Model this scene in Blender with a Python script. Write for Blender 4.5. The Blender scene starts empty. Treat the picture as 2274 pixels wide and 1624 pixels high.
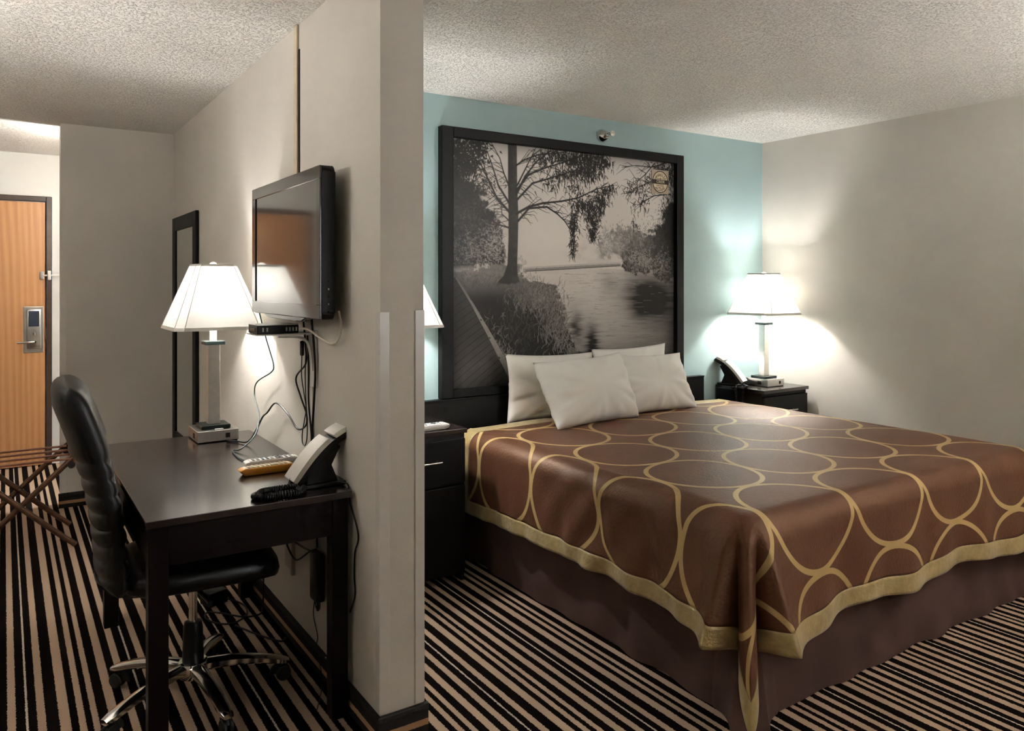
import bpy, bmesh, math, random
import numpy as np
from mathutils import Vector, Matrix
random.seed(4)
sc = bpy.context.scene
COL = sc.collection
PI = math.pi

# ------------------------------------------------------------------ camera, world, exposure
CAM_H = 1.4236
cam_d = bpy.data.cameras.new('camera'); cam = bpy.data.objects.new('camera', cam_d); COL.objects.link(cam)
cam.location = (0, 0, CAM_H)
cam.rotation_euler = (PI/2, 0, -math.radians(33.3726))
cam_d.sensor_fit = 'HORIZONTAL'; cam_d.sensor_width = 36.0
cam_d.lens = 36.0*1714.0/2274.0
cam_d.shift_y = -(812.0-630.0)/2274.0
cam_d.clip_start = 0.05
sc.camera = cam
w = bpy.data.worlds.new('sky'); sc.world = w; w.use_nodes = True
w.node_tree.nodes['Background'].inputs[0].default_value = (0.95, 0.97, 1.0, 1)
w.node_tree.nodes['Background'].inputs[1].default_value = 2.4      # daylight fill through the window added behind the camera
sc.view_settings.view_transform = 'Standard'; sc.view_settings.look = 'None'
sc.view_settings.gamma = 1.0; sc.view_settings.use_curve_mapping = False
sc.view_settings.exposure = 1.25
sc.cycles.use_denoising = True
sc.cycles.max_bounces = 10; sc.cycles.diffuse_bounces = 7; sc.cycles.glossy_bounces = 4; sc.cycles.transmission_bounces = 6
sc.cycles.caustics_reflective = False; sc.cycles.caustics_refractive = False
sc.cycles.use_adaptive_sampling = True; sc.cycles.adaptive_threshold = .02; sc.cycles.adaptive_min_samples = 16
sc.cycles.sample_clamp_indirect = 60.0
LAMP_W = 6.6; ENTRY_W = 36.0

# ------------------------------------------------------------------ materials
MATS = {}
def nodes_of(name):
    m = bpy.data.materials.new(name); m.use_nodes = True
    nt = m.node_tree; b = nt.nodes['Principled BSDF']
    MATS[name] = m
    return m, nt, b
def N(nt, t, **kw):
    n = nt.nodes.new(t)
    for k, v in kw.items(): setattr(n, k, v)
    return n
def L(nt, a, b): nt.links.new(a, b)
def coords(nt, kind='Object', scale=(1, 1, 1)):
    tc = N(nt, 'ShaderNodeTexCoord'); mp = N(nt, 'ShaderNodeMapping')
    mp.inputs['Scale'].default_value = scale
    L(nt, tc.outputs[kind], mp.inputs['Vector'])
    return mp.outputs['Vector']
def world_pos(nt, scale=(1, 1, 1)):
    g = N(nt, 'ShaderNodeNewGeometry'); mp = N(nt, 'ShaderNodeMapping')
    mp.inputs['Scale'].default_value = scale
    L(nt, g.outputs['Position'], mp.inputs['Vector'])
    return mp.outputs['Vector']
def noise(nt, vec, scale, detail=4, rough=.5):
    n = N(nt, 'ShaderNodeTexNoise'); n.inputs['Scale'].default_value = scale
    n.inputs['Detail'].default_value = detail; n.inputs['Roughness'].default_value = rough
    L(nt, vec, n.inputs['Vector']); return n.outputs['Fac']
def bump(nt, h, b, strength=.3, dist=.005):
    n = N(nt, 'ShaderNodeBump'); n.inputs['Strength'].default_value = strength; n.inputs['Distance'].default_value = dist
    L(nt, h, n.inputs['Height']); L(nt, n.outputs['Normal'], b.inputs['Normal'])
def ramp(nt, fac, stops, interp='LINEAR'):
    r = N(nt, 'ShaderNodeValToRGB'); cr = r.color_ramp; cr.interpolation = interp
    while len(cr.elements) > 1: cr.elements.remove(cr.elements[-1])
    for i, (p, c) in enumerate(stops):
        e = cr.elements[0] if i == 0 else cr.elements.new(p)
        e.position = p; e.color = (c[0], c[1], c[2], 1)
    L(nt, fac, r.inputs['Fac']); return r.outputs['Color']
def plain(name, col, rough=.5, metal=0, spec=.5, var=.08, nscale=30, bstr=0, bscale=300, coat=0, sheen=0):
    m, nt, b = nodes_of(name)
    v = coords(nt)
    f = noise(nt, v, nscale, 4)
    lo = tuple(c*(1-var) for c in col); hi = tuple(min(1, c*(1+var)) for c in col)
    L(nt, ramp(nt, f, [(.3, lo), (.7, hi)]), b.inputs['Base Color'])
    b.inputs['Roughness'].default_value = rough; b.inputs['Metallic'].default_value = metal
    b.inputs['Specular IOR Level'].default_value = spec
    b.inputs['Coat Weight'].default_value = coat; b.inputs['Coat Roughness'].default_value = .15
    b.inputs['Sheen Weight'].default_value = sheen
    if bstr: bump(nt, noise(nt, v, bscale, 3), b, bstr, .003)
    return m
def M(n): return MATS[n]

plain('greige_paint', (.60, .567, .515), .65, var=.03, nscale=3, bstr=.10, bscale=160)
plain('white_paint', (.80, .79, .77), .6, var=.02, nscale=3, bstr=.08, bscale=160)
plain('blue_paint', (.345, .475, .485), .6, var=.03, nscale=3, bstr=.12, bscale=120)
plain('guard_plastic', (.66, .63, .60), .25, var=.02)
plain('strip_cream', (.58, .49, .36), .5)
plain('espresso', (.0060, .0026, .0022), .42, var=.35, nscale=9, spec=.18)
plain('espresso_lacquer', (.014, .0075, .0065), .22, var=.3, nscale=9, spec=.8, coat=.4)
plain('espresso_black', (.004, .0038, .0038), .42, var=.25, nscale=9, spec=.25)
plain('black_frame', (.0035, .0035, .0035), .45, var=.2, spec=.22)
plain('black_plastic', (.006, .006, .007), .38, var=.1, spec=.35)
plain('black_gloss', (.008, .008, .009), .10, var=.1, coat=.5)
plain('screen_gloss', (.014, .014, .016), .07, var=.02, spec=.9, coat=.6)
plain('black_leather', (.0045, .0045, .005), .40, var=.15, bstr=.15, bscale=260)
plain('rubber', (.010, .010, .010), .6)
plain('chrome', (.78, .76, .73), .10, metal=1, var=.03)
plain('brushed_nickel', (.62, .60, .57), .28, metal=1, var=.05, nscale=60)
plain('white_plastic', (.72, .70, .67), .35, var=.03)
plain('lamp_white', (.80, .78, .74), .4, var=.02)
plain('dark_plate', (.03, .045, .045), .25, var=.1, metal=.4)
plain('orange_plastic', (.70, .30, .035), .45, var=.05)
plain('cream_face', (.75, .64, .44), .5, var=.05)
plain('grey_button', (.35, .36, .38), .5)
plain('blue_button', (.06, .16, .28), .5)
plain('navy_plastic', (.035, .045, .075), .3)
plain('pillow_cotton', (.80, .78, .75), .75, var=.02, nscale=6, bstr=.45, bscale=9, sheen=.1)
plain('mattress_cloth', (.6, .58, .55), .9)
plain('bronze', (.16, .085, .05), .33, metal=.7, var=.2)
plain('rack_wood', (.26, .10, .055), .4, var=.25, nscale=25)
plain('teal_cable', (.02, .05, .05), .4)
plain('cream_cable', (.62, .56, .47), .5)
plain('frame_brown', (.055, .035, .028), .35, var=.15, coat=.2)
plain('outlet_beige', (.42, .38, .33), .5)
plain('plaque_tan', (.48, .38, .29), .6, var=.15, nscale=14)
plain('plaque_ink', (.025, .012, .008), .6)
plain('plaque_cream', (.72, .60, .42), .6)
plain('curtain_cloth', (.45, .40, .33), .85)
plain('binding_black', (.010, .009, .008), .7, bstr=.3, bscale=120)

# popcorn ceiling
m, nt, b = nodes_of('popcorn_ceiling')
v = world_pos(nt)
L(nt, ramp(nt, noise(nt, v, 4, 3), [(.3, (.85, .82, .775)), (.7, (.89, .86, .815))]), b.inputs['Base Color'])
b.inputs['Roughness'].default_value = .9
gr_ = ramp(nt, noise(nt, v, 96, 3, .62), [(.53, (0, 0, 0)), (.60, (1, 1, 1))])
bump(nt, gr_, b, 1.0, .0085)

# striped carpet: stripes run along Y; one repeat = 0.334 m
PER = .334
def stripe_stops():
    dark, tan, thin = (.0058, .0034, .0030), (.60, .435, .315), (.72, .62, .51)
    st = [(.030, .006, thin), (.070, .024, tan), (.133, .029, tan), (.180, .019, tan), (.217, .018, tan), (.270, .028, tan), (.322, .023, tan)]
    out = [(0, dark)]
    for c, wd, col in st:
        out.append(((c-wd/2)/PER, col)); out.append((min((c+wd/2)/PER, .999), dark))
    return out
m, nt, b = nodes_of('striped_carpet')
v = world_pos(nt)
sx = N(nt, 'ShaderNodeSeparateXYZ'); L(nt, v, sx.inputs[0])
wob = N(nt, 'ShaderNodeMath', operation='MULTIPLY_ADD'); L(nt, noise(nt, v, 160, 2), wob.inputs[0]); wob.inputs[1].default_value = .010
L(nt, sx.outputs['X'], wob.inputs[2])
off = N(nt, 'ShaderNodeMath', operation='ADD'); L(nt, wob.outputs[0], off.inputs[0]); off.inputs[1].default_value = -1.7335 - .005 + .030 + 20*PER
dv = N(nt, 'ShaderNodeMath', operation='DIVIDE'); L(nt, off.outputs[0], dv.inputs[0]); dv.inputs[1].default_value = PER
fr = N(nt, 'ShaderNodeMath', operation='FRACT'); L(nt, dv.outputs[0], fr.inputs[0])
cs = ramp(nt, fr.outputs[0], stripe_stops(), 'CONSTANT')
mx = N(nt, 'ShaderNodeMix', data_type='RGBA', blend_type='MULTIPLY'); mx.inputs[0].default_value = 1
L(nt, cs, mx.inputs[6]); L(nt, ramp(nt, noise(nt, v, 420, 3, .7), [(.25, (.62, .60, .58)), (.6, (1, 1, 1))]), mx.inputs[7])
L(nt, mx.outputs[2], b.inputs['Base Color']); b.inputs['Roughness'].default_value = .95; b.inputs['Specular IOR Level'].default_value = .05
bump(nt, noise(nt, v, 500, 3, .7), b, .6, .004)

# carpet skirting (a cut strip of the same carpet turned up the wall)
m, nt, b = nodes_of('carpet_skirting')
v = world_pos(nt); sx = N(nt, 'ShaderNodeSeparateXYZ'); L(nt, v, sx.inputs[0])
mm = N(nt, 'ShaderNodeMath', operation='MULTIPLY_ADD'); L(nt, noise(nt, v, 120, 2), mm.inputs[0]); mm.inputs[1].default_value = .004; L(nt, sx.outputs['Z'], mm.inputs[2])
ds = N(nt, 'ShaderNodeMath', operation='DIVIDE'); L(nt, mm.outputs[0], ds.inputs[0]); ds.inputs[1].default_value = .1
L(nt, ramp(nt, ds.outputs[0], [(0, (.012, .008, .007)), (.27, (.44, .25, .13)), (.47, (.012, .008, .007))], 'CONSTANT'), b.inputs['Base Color'])
b.inputs['Roughness'].default_value = .95; bump(nt, noise(nt, v, 500, 3), b, .5, .003)

# oak veneer door
m, nt, b = nodes_of('oak_veneer')
v = coords(nt, 'Object', (7.0, 7.0, .55))
wv = N(nt, 'ShaderNodeTexWave', wave_type='RINGS', rings_direction='SPHERICAL'); wv.inputs['Scale'].default_value = 1.1; wv.inputs['Distortion'].default_value = 3.5
wv.inputs['Detail'].default_value = 3; wv.inputs['Detail Scale'].default_value = 1.2; L(nt, v, wv.inputs['Vector'])
v2 = coords(nt, 'Object', (90, 90, 2.0)); mixn = N(nt, 'ShaderNodeMath', operation='MULTIPLY_ADD')
L(nt, noise(nt, v2, 1, 4), mixn.inputs[0]); mixn.inputs[1].default_value = .7
hf = N(nt, 'ShaderNodeMath', operation='MULTIPLY'); L(nt, wv.outputs['Fac'], hf.inputs[0]); hf.inputs[1].default_value = .35; L(nt, hf.outputs[0], mixn.inputs[2])
L(nt, ramp(nt, mixn.outputs[0], [(.2, (.50, .225, .085)), (.8, (.64, .33, .15))]), b.inputs['Base Color'])
b.inputs['Roughness'].default_value = .4; b.inputs['Coat Weight'].default_value = .2

# lampshade: thin white cloth that lets light through
m = bpy.data.materials.new('shade_cloth'); m.use_nodes = True; MATS['shade_cloth'] = m
nt = m.node_tree; nt.nodes.remove(nt.nodes['Principled BSDF']); out = nt.nodes['Material Output']
df = N(nt, 'ShaderNodeBsdfDiffuse'); tr = N(nt, 'ShaderNodeBsdfTranslucent'); ms = N(nt, 'ShaderNodeMixShader')
v = coords(nt, 'Object', (1, 1, 1)); cc = ramp(nt, noise(nt, v, 250, 2), [(.3, (.74, .72, .68)), (.7, (.77, .75, .71))])
L(nt, cc, df.inputs[0]); L(nt, cc, tr.inputs[0]); ms.inputs[0].default_value = .12
L(nt, df.outputs[0], ms.inputs[1]); L(nt, tr.outputs[0], ms.inputs[2]); L(nt, ms.outputs[0], out.inputs[0])

# mirror / glass
m, nt, b = nodes_of('mirror_glass')
L(nt, ramp(nt, noise(nt, coords(nt), 3, 2), [(0, (.74, .77, .74)), (1, (.78, .80, .77))]), b.inputs['Base Color'])
b.inputs['Metallic'].default_value = 1; b.inputs['Roughness'].default_value = .02
m, nt, b = nodes_of('window_glass')
L(nt, ramp(nt, noise(nt, coords(nt), 3, 2), [(0, (.95, .97, .97)), (1, (1, 1, 1))]), b.inputs['Base Color'])
b.inputs['Roughness'].default_value = 0; b.inputs['Transmission Weight'].default_value = 1; b.inputs['IOR'].default_value = 1.02

# bedspread: brown satin with woven gold rings on a square lattice (UV = cloth metres)
LAT = .457
m, nt, b = nodes_of('bedspread_satin')
uv = N(nt, 'ShaderNodeUVMap', uv_map='cloth')
s2 = N(nt, 'ShaderNodeSeparateXYZ'); L(nt, uv.outputs[0], s2.inputs[0])
def cell(sock, c0):
    a = N(nt, 'ShaderNodeMath', operation='ADD'); L(nt, sock, a.inputs[0]); a.inputs[1].default_value = -c0 + LAT*10.5
    d = N(nt, 'ShaderNodeMath', operation='DIVIDE'); L(nt, a.outputs[0], d.inputs[0]); d.inputs[1].default_value = LAT
    f = N(nt, 'ShaderNodeMath', operation='FRACT'); L(nt, d.outputs[0], f.inputs[0])
    g = N(nt, 'ShaderNodeMath', operation='SUBTRACT'); L(nt, f.outputs[0], g.inputs[0]); g.inputs[1].default_value = .5
    q = N(nt, 'ShaderNodeMath', operation='POWER'); ab = N(nt, 'ShaderNodeMath', operation='ABSOLUTE'); L(nt, g.outputs[0], ab.inputs[0])
    L(nt, ab.outputs[0], q.inputs[0]); q.inputs[1].default_value = 2; return q.outputs[0]
qa, qb = cell(s2.outputs['X'], 2.318), cell(s2.outputs['Y'], 2.140)
sm = N(nt, 'ShaderNodeMath', operation='ADD'); L(nt, qa, sm.inputs[0]); L(nt, qb, sm.inputs[1])
sq = N(nt, 'ShaderNodeMath', operation='SQRT'); L(nt, sm.outputs[0], sq.inputs[0])
weave = noise(nt, uv.outputs[0], 260, 2)
brown = ramp(nt, noise(nt, uv.outputs[0], 7, 4), [(.3, (.100, .039, .021)), (.7, (.118, .048, .027))])
gold = (.50, .355, .155)
isr = ramp(nt, sq.outputs[0], [(0, (0, 0, 0)), (.466, (1, 1, 1)), (.509, (0, 0, 0))], 'CONSTANT')
mx = N(nt, 'ShaderNodeMix', data_type='RGBA'); L(nt, isr, mx.inputs[0]); L(nt, brown, mx.inputs[6]); mx.inputs[7].default_value = (*gold, 1)
L(nt, mx.outputs[2], b.inputs['Base Color']); b.inputs['Roughness'].default_value = .50
b.inputs['Sheen Weight'].default_value = .04; b.inputs['Sheen Roughness'].default_value = .35; b.inputs['Sheen Tint'].default_value = (1, .75, .55, 1)
b.inputs['Specular IOR Level'].default_value = .60; b.inputs['Specular Tint'].default_value = (1, .66, .42, 1)
vo = N(nt, 'ShaderNodeTexVoronoi'); vo.inputs['Scale'].default_value = 95; L(nt, uv.outputs[0], vo.inputs['Vector'])
hm = N(nt, 'ShaderNodeMath', operation='MULTIPLY_ADD'); L(nt, weave, hm.inputs[0]); hm.inputs[1].default_value = .35; L(nt, vo.outputs['Distance'], hm.inputs[2])
bump(nt, hm.outputs[0], b, .28, .003)
m, nt, b = nodes_of('gold_satin')
uv = N(nt, 'ShaderNodeUVMap', uv_map='cloth')
L(nt, ramp(nt, noise(nt, uv.outputs[0], 22, 5, .6), [(.3, (.30, .215, .075)), (.7, (.46, .345, .145))]), b.inputs['Base Color'])
b.inputs['Roughness'].default_value = .40; b.inputs['Sheen Weight'].default_value = .3
bump(nt, noise(nt, uv.outputs[0], 60, 4, .6), b, .5, .006)
plain('skirt_cloth', (.095, .056, .048), .85, var=.12, nscale=5, bstr=.6, bscale=11, spec=.1)

# ------------------------------------------------------------------ mesh helpers
def new_bm(): return bmesh.new()
def bx(bm, lo, hi, bev=0, seg=2):
    g = bmesh.ops.create_cube(bm, size=1)
    vs = g['verts']
    c = [(lo[i]+hi[i])/2 for i in range(3)]; s = [abs(hi[i]-lo[i]) for i in range(3)]
    for v in vs: v.co = Vector((c[0]+v.co.x*s[0], c[1]+v.co.y*s[1], c[2]+v.co.z*s[2]))
    if bev:
        es = list({e for v in vs for e in v.link_edges})
        bmesh.ops.bevel(bm, geom=es, offset=bev, segments=seg, affect='EDGES', profile=.5)
    return bm
def prism(bm, poly, a, b_, axis='Y', bev=0):
    """extrude a 2-D polygon; axis Y: poly in XZ, axis X: poly in YZ, axis Z: poly in XY"""
    def P(p, t):
        return {'Y': (p[0], t, p[1]), 'X': (t, p[0], p[1]), 'Z': (p[0], p[1], t)}[axis]
    A = [bm.verts.new(P(p, a)) for p in poly]; B = [bm.verts.new(P(p, b_)) for p in poly]
    n = len(poly); fs = [bm.faces.new(A), bm.faces.new(B[::-1])]
    for i in range(n): fs.append(bm.faces.new([A[i], B[i], B[(i+1) % n], A[(i+1) % n]][::-1]))
    if bev:
        bmesh.ops.bevel(bm, geom=list({e for f in fs for e in f.edges}), offset=bev, segments=2, affect='EDGES', profile=.5)
    return bm
def lathe(bm, prof, n=24, c=(0, 0, 0), axis='Z'):
    rings = []
    for r, h in prof:
        ring = []
        for k in range(n):
            t = 2*PI*k/n; p = (r*math.cos(t), r*math.sin(t), h)
            if axis == 'Y': p = (p[0], p[2], p[1])
            if axis == 'X': p = (p[2], p[0], p[1])
            ring.append(bm.verts.new((c[0]+p[0], c[1]+p[1], c[2]+p[2])))
        rings.append(ring)
    for a, b_ in zip(rings, rings[1:]):
        for k in range(n): bm.faces.new([a[k], a[(k+1) % n], b_[(k+1) % n], b_[k]])
    bm.faces.new(rings[0][::-1]); bm.faces.new(rings[-1])
    return bm
def catmull(pts, n=8):
    P = [Vector(p) for p in pts]; P = [2*P[0]-P[1]] + P + [2*P[-1]-P[-2]]
    out = []
    for i in range(1, len(P)-2):
        for k in range(n):
            t = k/n; p0, p1, p2, p3 = P[i-1:i+3]
            out.append(.5*((2*p1)+(-p0+p2)*t+(2*p0-5*p1+4*p2-p3)*t*t+(-p0+3*p1-3*p2+p3)*t**3))
    out.append(P[-2]); return out
def tube(bm, pts, r, n=8, smooth=8, radii=None, flat=1.0):
    pts = catmull(pts, smooth) if smooth else [Vector(p) for p in pts]
    T = [(pts[min(i+1, len(pts)-1)]-pts[max(i-1, 0)]).normalized() for i in range(len(pts))]
    up = Vector((0, 0, 1)) if abs(T[0].z) < .9 else Vector((1, 0, 0))
    nrm = T[0].cross(up).normalized(); rings = []
    for i, p in enumerate(pts):
        nrm = (nrm - T[i]*nrm.dot(T[i])).normalized(); bn = T[i].cross(nrm)
        rr = radii(i/(len(pts)-1)) if radii else r
        rings.append([bm.verts.new(p + nrm*rr*math.cos(2*PI*k/n) + bn*rr*flat*math.sin(2*PI*k/n)) for k in range(n)])
    for a, b_ in zip(rings, rings[1:]):
        for k in range(n): bm.faces.new([a[k], a[(k+1) % n], b_[(k+1) % n], b_[k]])
    bm.faces.new(rings[0][::-1]); bm.faces.new(rings[-1])
    return bm
def grid_mesh(bm, P, uvs=None, layer=None):
    """P: rows of points"""
    V = [[bm.verts.new(p) for p in row] for row in P]
    for i in range(len(V)-1):
        for j in range(len(V[0])-1):
            f = bm.faces.new([V[i][j], V[i][j+1], V[i+1][j+1], V[i+1][j]])
    return V
def obj(name, bm, mat, parent=None, smooth=False, angle=40, recentre=True):
    bmesh.ops.recalc_face_normals(bm, faces=bm.faces)
    me = bpy.data.meshes.new(name); bm.to_mesh(me); bm.free()
    if mat: me.materials.append(M(mat))
    if smooth:
        me.polygons.foreach_set('use_smooth', [True]*len(me.polygons))
        try: me.set_sharp_from_angle(angle=math.radians(angle))
        except Exception: pass
    o = bpy.data.objects.new(name, me); COL.objects.link(o)
    if parent: o.parent = parent
    elif recentre and len(me.vertices):
        co = np.empty(len(me.vertices)*3); me.vertices.foreach_get('co', co); co = co.reshape(-1, 3)
        c = Vector(((co[:, 0].min()+co[:, 0].max())/2, (co[:, 1].min()+co[:, 1].max())/2, co[:, 2].min()))
        me.transform(Matrix.Translation(-c)); o.location = c
    return o
def at(o, loc):
    """geometry given in world metres, re-based on its parent's own origin"""
    o.data.transform(Matrix.Translation(-Vector(loc))); return o
def tag(o, label=None, cat=None, group=None, kind=None):
    if label: o['label'] = label
    if cat: o['category'] = cat
    if group: o['group'] = group
    if kind: o['kind'] = kind
    return o
def thing(name, label, cat, loc=(0, 0, 0), rz=0, group=None, kind=None):
    o = bpy.data.objects.new(name, None); COL.objects.link(o)
    o.empty_display_size = .1; o.location = loc; o.rotation_euler = (0, 0, rz)
    return tag(o, label, cat, group, kind)
def copy_tree(o, parent=None):
    c = o.copy(); COL.objects.link(c); c.parent = parent
    for ch in o.children: copy_tree(ch, c)
    return c
def struct(name, bm, mat, label, cat, parent=None):
    return tag(obj(name, bm, mat, parent), label, cat, kind='structure')
def box_struct(name, lo, hi, mat, label, cat, bev=0):
    return struct(name, bx(new_bm(), lo, hi, bev), mat, label, cat)

# ------------------------------------------------------------------ the room
C = 2.44
XP, XP2, YE = .967, 1.115, 2.205          # partition: desk face, bed face, near end
YH, XR = 3.677, 4.594                     # headboard wall, right wall
YR, XC = 5.66, .302                       # return wall beyond the desk, its free edge
YD = 7.10                                 # door wall
XL, YB = -1.25, -1.35                     # unseen left and rear walls
box_struct('floor', (XL-.1, YB-.1, -.1), (XR+.1, YD+.1, 0), 'striped_carpet', 'dark brown carpet with tan stripes running along the room', 'floor')
box_struct('ceiling', (XL-.1, YB-.1, C), (XR+.1, YD+.1, C+.1), 'popcorn_ceiling', 'off-white popcorn textured ceiling over the whole room', 'ceiling')
box_struct('wall_partition', (XP, YE, 0), (XP2, YR, C), 'greige_paint', 'greige partition wall carrying the television between desk and bed', 'wall')
box_struct('wall_back', (XP2, YH, 0), (XR, YH+.12, C), 'blue_paint', 'teal blue wall behind the headboard', 'wall')
box_struct('wall_right', (XR, YB, 0), (XR+.1, YH+.12, C), 'greige_paint', 'plain greige wall right of the bed', 'wall')
box_struct('wall_return', (XC, YR, 0), (XP2, YR+.12, C), 'greige_paint', 'short greige wall between the mirror and the entry', 'wall')
box_struct('wall_entry', (XL, YD, 0), (1.9, YD+.1, C), 'white_paint', 'white wall around the entrance door', 'wall')
box_struct('wall_alcove', (1.8, YR+.12, 0), (1.9, YD, C), 'white_paint', 'white side wall of the entry behind the return wall', 'wall')
box_struct('wall_left', (XL-.1, YB, 0), (XL, YD, C), 'greige_paint', 'greige wall left of the desk outside the picture', 'wall')
# rear wall built round a window added behind the camera for fill daylight
wx0, wx1, wz0, wz1 = 1.6, 3.6, .85, 2.10
bm = new_bm()
for lo, hi in (((XL-.1, YB-.1, 0), (wx0, YB, C)), ((wx1, YB-.1, 0), (XR+.1, YB, C)), ((wx0, YB-.1, 0), (wx1, YB, wz0)), ((wx0, YB-.1, wz1), (wx1, YB, C))):
    bx(bm, lo, hi)
struct('wall_rear', bm, 'greige_paint', 'greige wall with the added fill window behind the viewer', 'wall')
win = thing('added_window_1', 'wide unseen window added in the rear wall for fill light', 'window', ((wx0+wx1)/2, YB-.05, wz0), kind='structure')
bm = new_bm()
for lo, hi in (((wx0, YB-.09, wz0), (wx0+.05, YB-.02, wz1)), ((wx1-.05, YB-.09, wz0), (wx1, YB-.02, wz1)), ((wx0+.05, YB-.09, wz0), (wx1-.05, YB-.02, wz0+.05)), ((wx0+.05, YB-.09, wz1-.05), (wx1-.05, YB-.02, wz1)), ((2.575, YB-.09, wz0+.05), (2.625, YB-.02, wz1-.05))):
    bx(bm, lo, hi)
at(obj('window_frame', bm, 'guard_plastic', win), win.location)
for a0, a1 in ((wx0+.05, 2.575), (2.625, wx1-.05)):
    at(obj('pane', bx(new_bm(), (a0, YB-.06, wz0+.05), (a1, YB-.055, wz1-.05)), 'window_glass', win), win.location)
pl = bpy.data.lights.new('window_portal', 'AREA'); pl.shape = 'RECTANGLE'; pl.size = wx1-wx0; pl.size_y = wz1-wz0
pl.cycles.is_portal = True
po = bpy.data.objects.new('window_portal', pl); COL.objects.link(po); po.location = ((wx0+wx1)/2, YB-.12, (wz0+wz1)/2); po.rotation_euler = (PI/2, 0, 0)

# skirting strips of carpet
SK = .093
def skirting(name, lo, hi, label):
    t = thing(name, label, 'baseboard', ((lo[0]+hi[0])/2, (lo[1]+hi[1])/2, 0), kind='structure')
    at(obj('carpet_strip', bx(new_bm(), (lo[0], lo[1], 0), (hi[0], hi[1], SK-.018)), 'carpet_skirting', t), t.location)
    g = .0015
    at(obj('binding', bx(new_bm(), (lo[0]-g, lo[1]-g, SK-.018), (hi[0]+g, hi[1]+g, SK), .003), 'binding_black', t), t.location)
skirting('baseboard_partition', (XP-.012, YE-.012, 0), (XP, YR, 0), 'carpet skirting along the partition wall under the desk')
skirting('baseboard_end', (XP, YE-.012, 0), (XP2+.012, YE, 0), 'carpet skirting around the near end of the partition')
skirting('baseboard_return', (XC-.012, YR-.012, 0), (XP-.012, YR, 0), 'carpet skirting on the return wall beside the entry')
skirting('baseboard_back', (XP2, YH-.012, 0), (XR, YH, 0), 'carpet skirting below the blue headboard wall')
skirting('baseboard_right', (XR-.012, YB, 0), (XR, YH-.012, 0), 'carpet skirting below the right wall')

# clear-white plastic corner guards (L profile)
def guard(name, cx, cy, sx, sy, z0, z1, label, wdt=.030):
    t = .003
    bm = new_bm()
    bx(bm, (min(cx-sx*t, cx+sx*wdt), min(cy, cy-sy*t), z0), (max(cx-sx*t, cx+sx*wdt), max(cy, cy-sy*t), z1), .0012)
    bx(bm, (min(cx, cx-sx*t), min(cy, cy+sy*wdt), z0), (max(cx, cx-sx*t), max(cy, cy+sy*wdt), z1), .0012)
    return struct(name, bm, 'guard_plastic', label, 'trim')
guard('trim_1', XP, YE, 1, 1, SK+.002, 1.336, 'white plastic corner guard on the desk side corner of the partition')
guard('trim_2', XP2, YE, -1, 1, SK+.002, 1.340, 'white plastic corner guard on the bed side corner of the partition')
guard('trim_3', XC, YR, 1, 1, SK+.002, 1.345, 'white plastic corner guard on the free edge of the return wall')
# cover strip running up the wall from behind the television
t4 = thing('trim_4', 'narrow cream cover strip running up from the television to the ceiling', 'trim', (XP, 3.0, 1.5), kind='structure')
at(obj('cover_strip', bx(new_bm(), (XP-.010, 2.985, 1.50), (XP, 3.022, C-.001), .003), 'strip_cream', t4), t4.location)
at(obj('gap', bx(new_bm(), (XP-.004, 2.972, 1.50), (XP, 2.983, 2.34)), 'black_plastic', t4), t4.location)

# ------------------------------------------------------------------ entrance door
d = thing('door_1', 'orange oak veneer entrance door with keycard lock', 'door', (-.17, YD, 0), kind='structure')
def dpart(name, bm, mat, parent=d, **k): return at(obj(name, bm, mat, parent, **k), d.location)
dpart('door_slab', bx(new_bm(), (-.63, YD-.030, .008), (.272, YD-.002, 2.058), .002), 'oak_veneer')
bm = new_bm()
bx(bm, (.278, YD-.05, 0), (.318, YD, 2.105), .004); bx(bm, (-.676, YD-.05, 0), (-.636, YD, 2.105), .004); bx(bm, (-.636, YD-.05, 2.064), (.278, YD, 2.105), .004)
dpart('door_frame', bm, 'frame_brown')
lk = dpart('lock_plate', bx(new_bm(), (.128, YD-.036, .885), (.262, YD-.030, 1.245), .003), 'brushed_nickel')
def lpart(name, bm, mat, **k): return at(obj(name, bm, mat, lk, **k), d.location)
lpart('lock_body', bx(new_bm(), (.150, YD-.052, .915), (.246, YD-.036, 1.222), .008), 'brushed_nickel', smooth=True)
lpart('card_reader', bx(new_bm(), (.160, YD-.060, 1.090), (.232, YD-.052, 1.212), .004), 'navy_plastic')
bm = new_bm(); lathe(bm, [(.011, 0), (.011, .03), (.008, .034)], 14, (.200, YD-.086, .972), 'Y'); tube(bm, [(.200, YD-.090, .972), (.150, YD-.094, .970), (.085, YD-.090, .968)], .009, 10)
lpart('lever_handle', bm, 'chrome', smooth=True)
lpart('thumb_turn', bx(new_bm(), (.188, YD-.066, 1.022), (.204, YD-.052, 1.046), .002), 'chrome')
bm = new_bm(); bx(bm, (.236, YD-.040, 1.455), (.264, YD-.030, 1.520), .004); bx(bm, (.258, YD-.052, 1.480), (.292, YD-.040, 1.494), .003); bx(bm, (.284, YD-.060, 1.450), (.312, YD-.050, 1.525), .006)
bx(bm, (.312, YD-.058, 1.480), (.40, YD-.052, 1.496), .002)
dpart('swing_latch', bm, 'chrome')
dpart('strike_plate', bx(new_bm(), (.274, YD-.040, .985), (.279, YD-.030, 1.080)), 'brushed_nickel')

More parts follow.
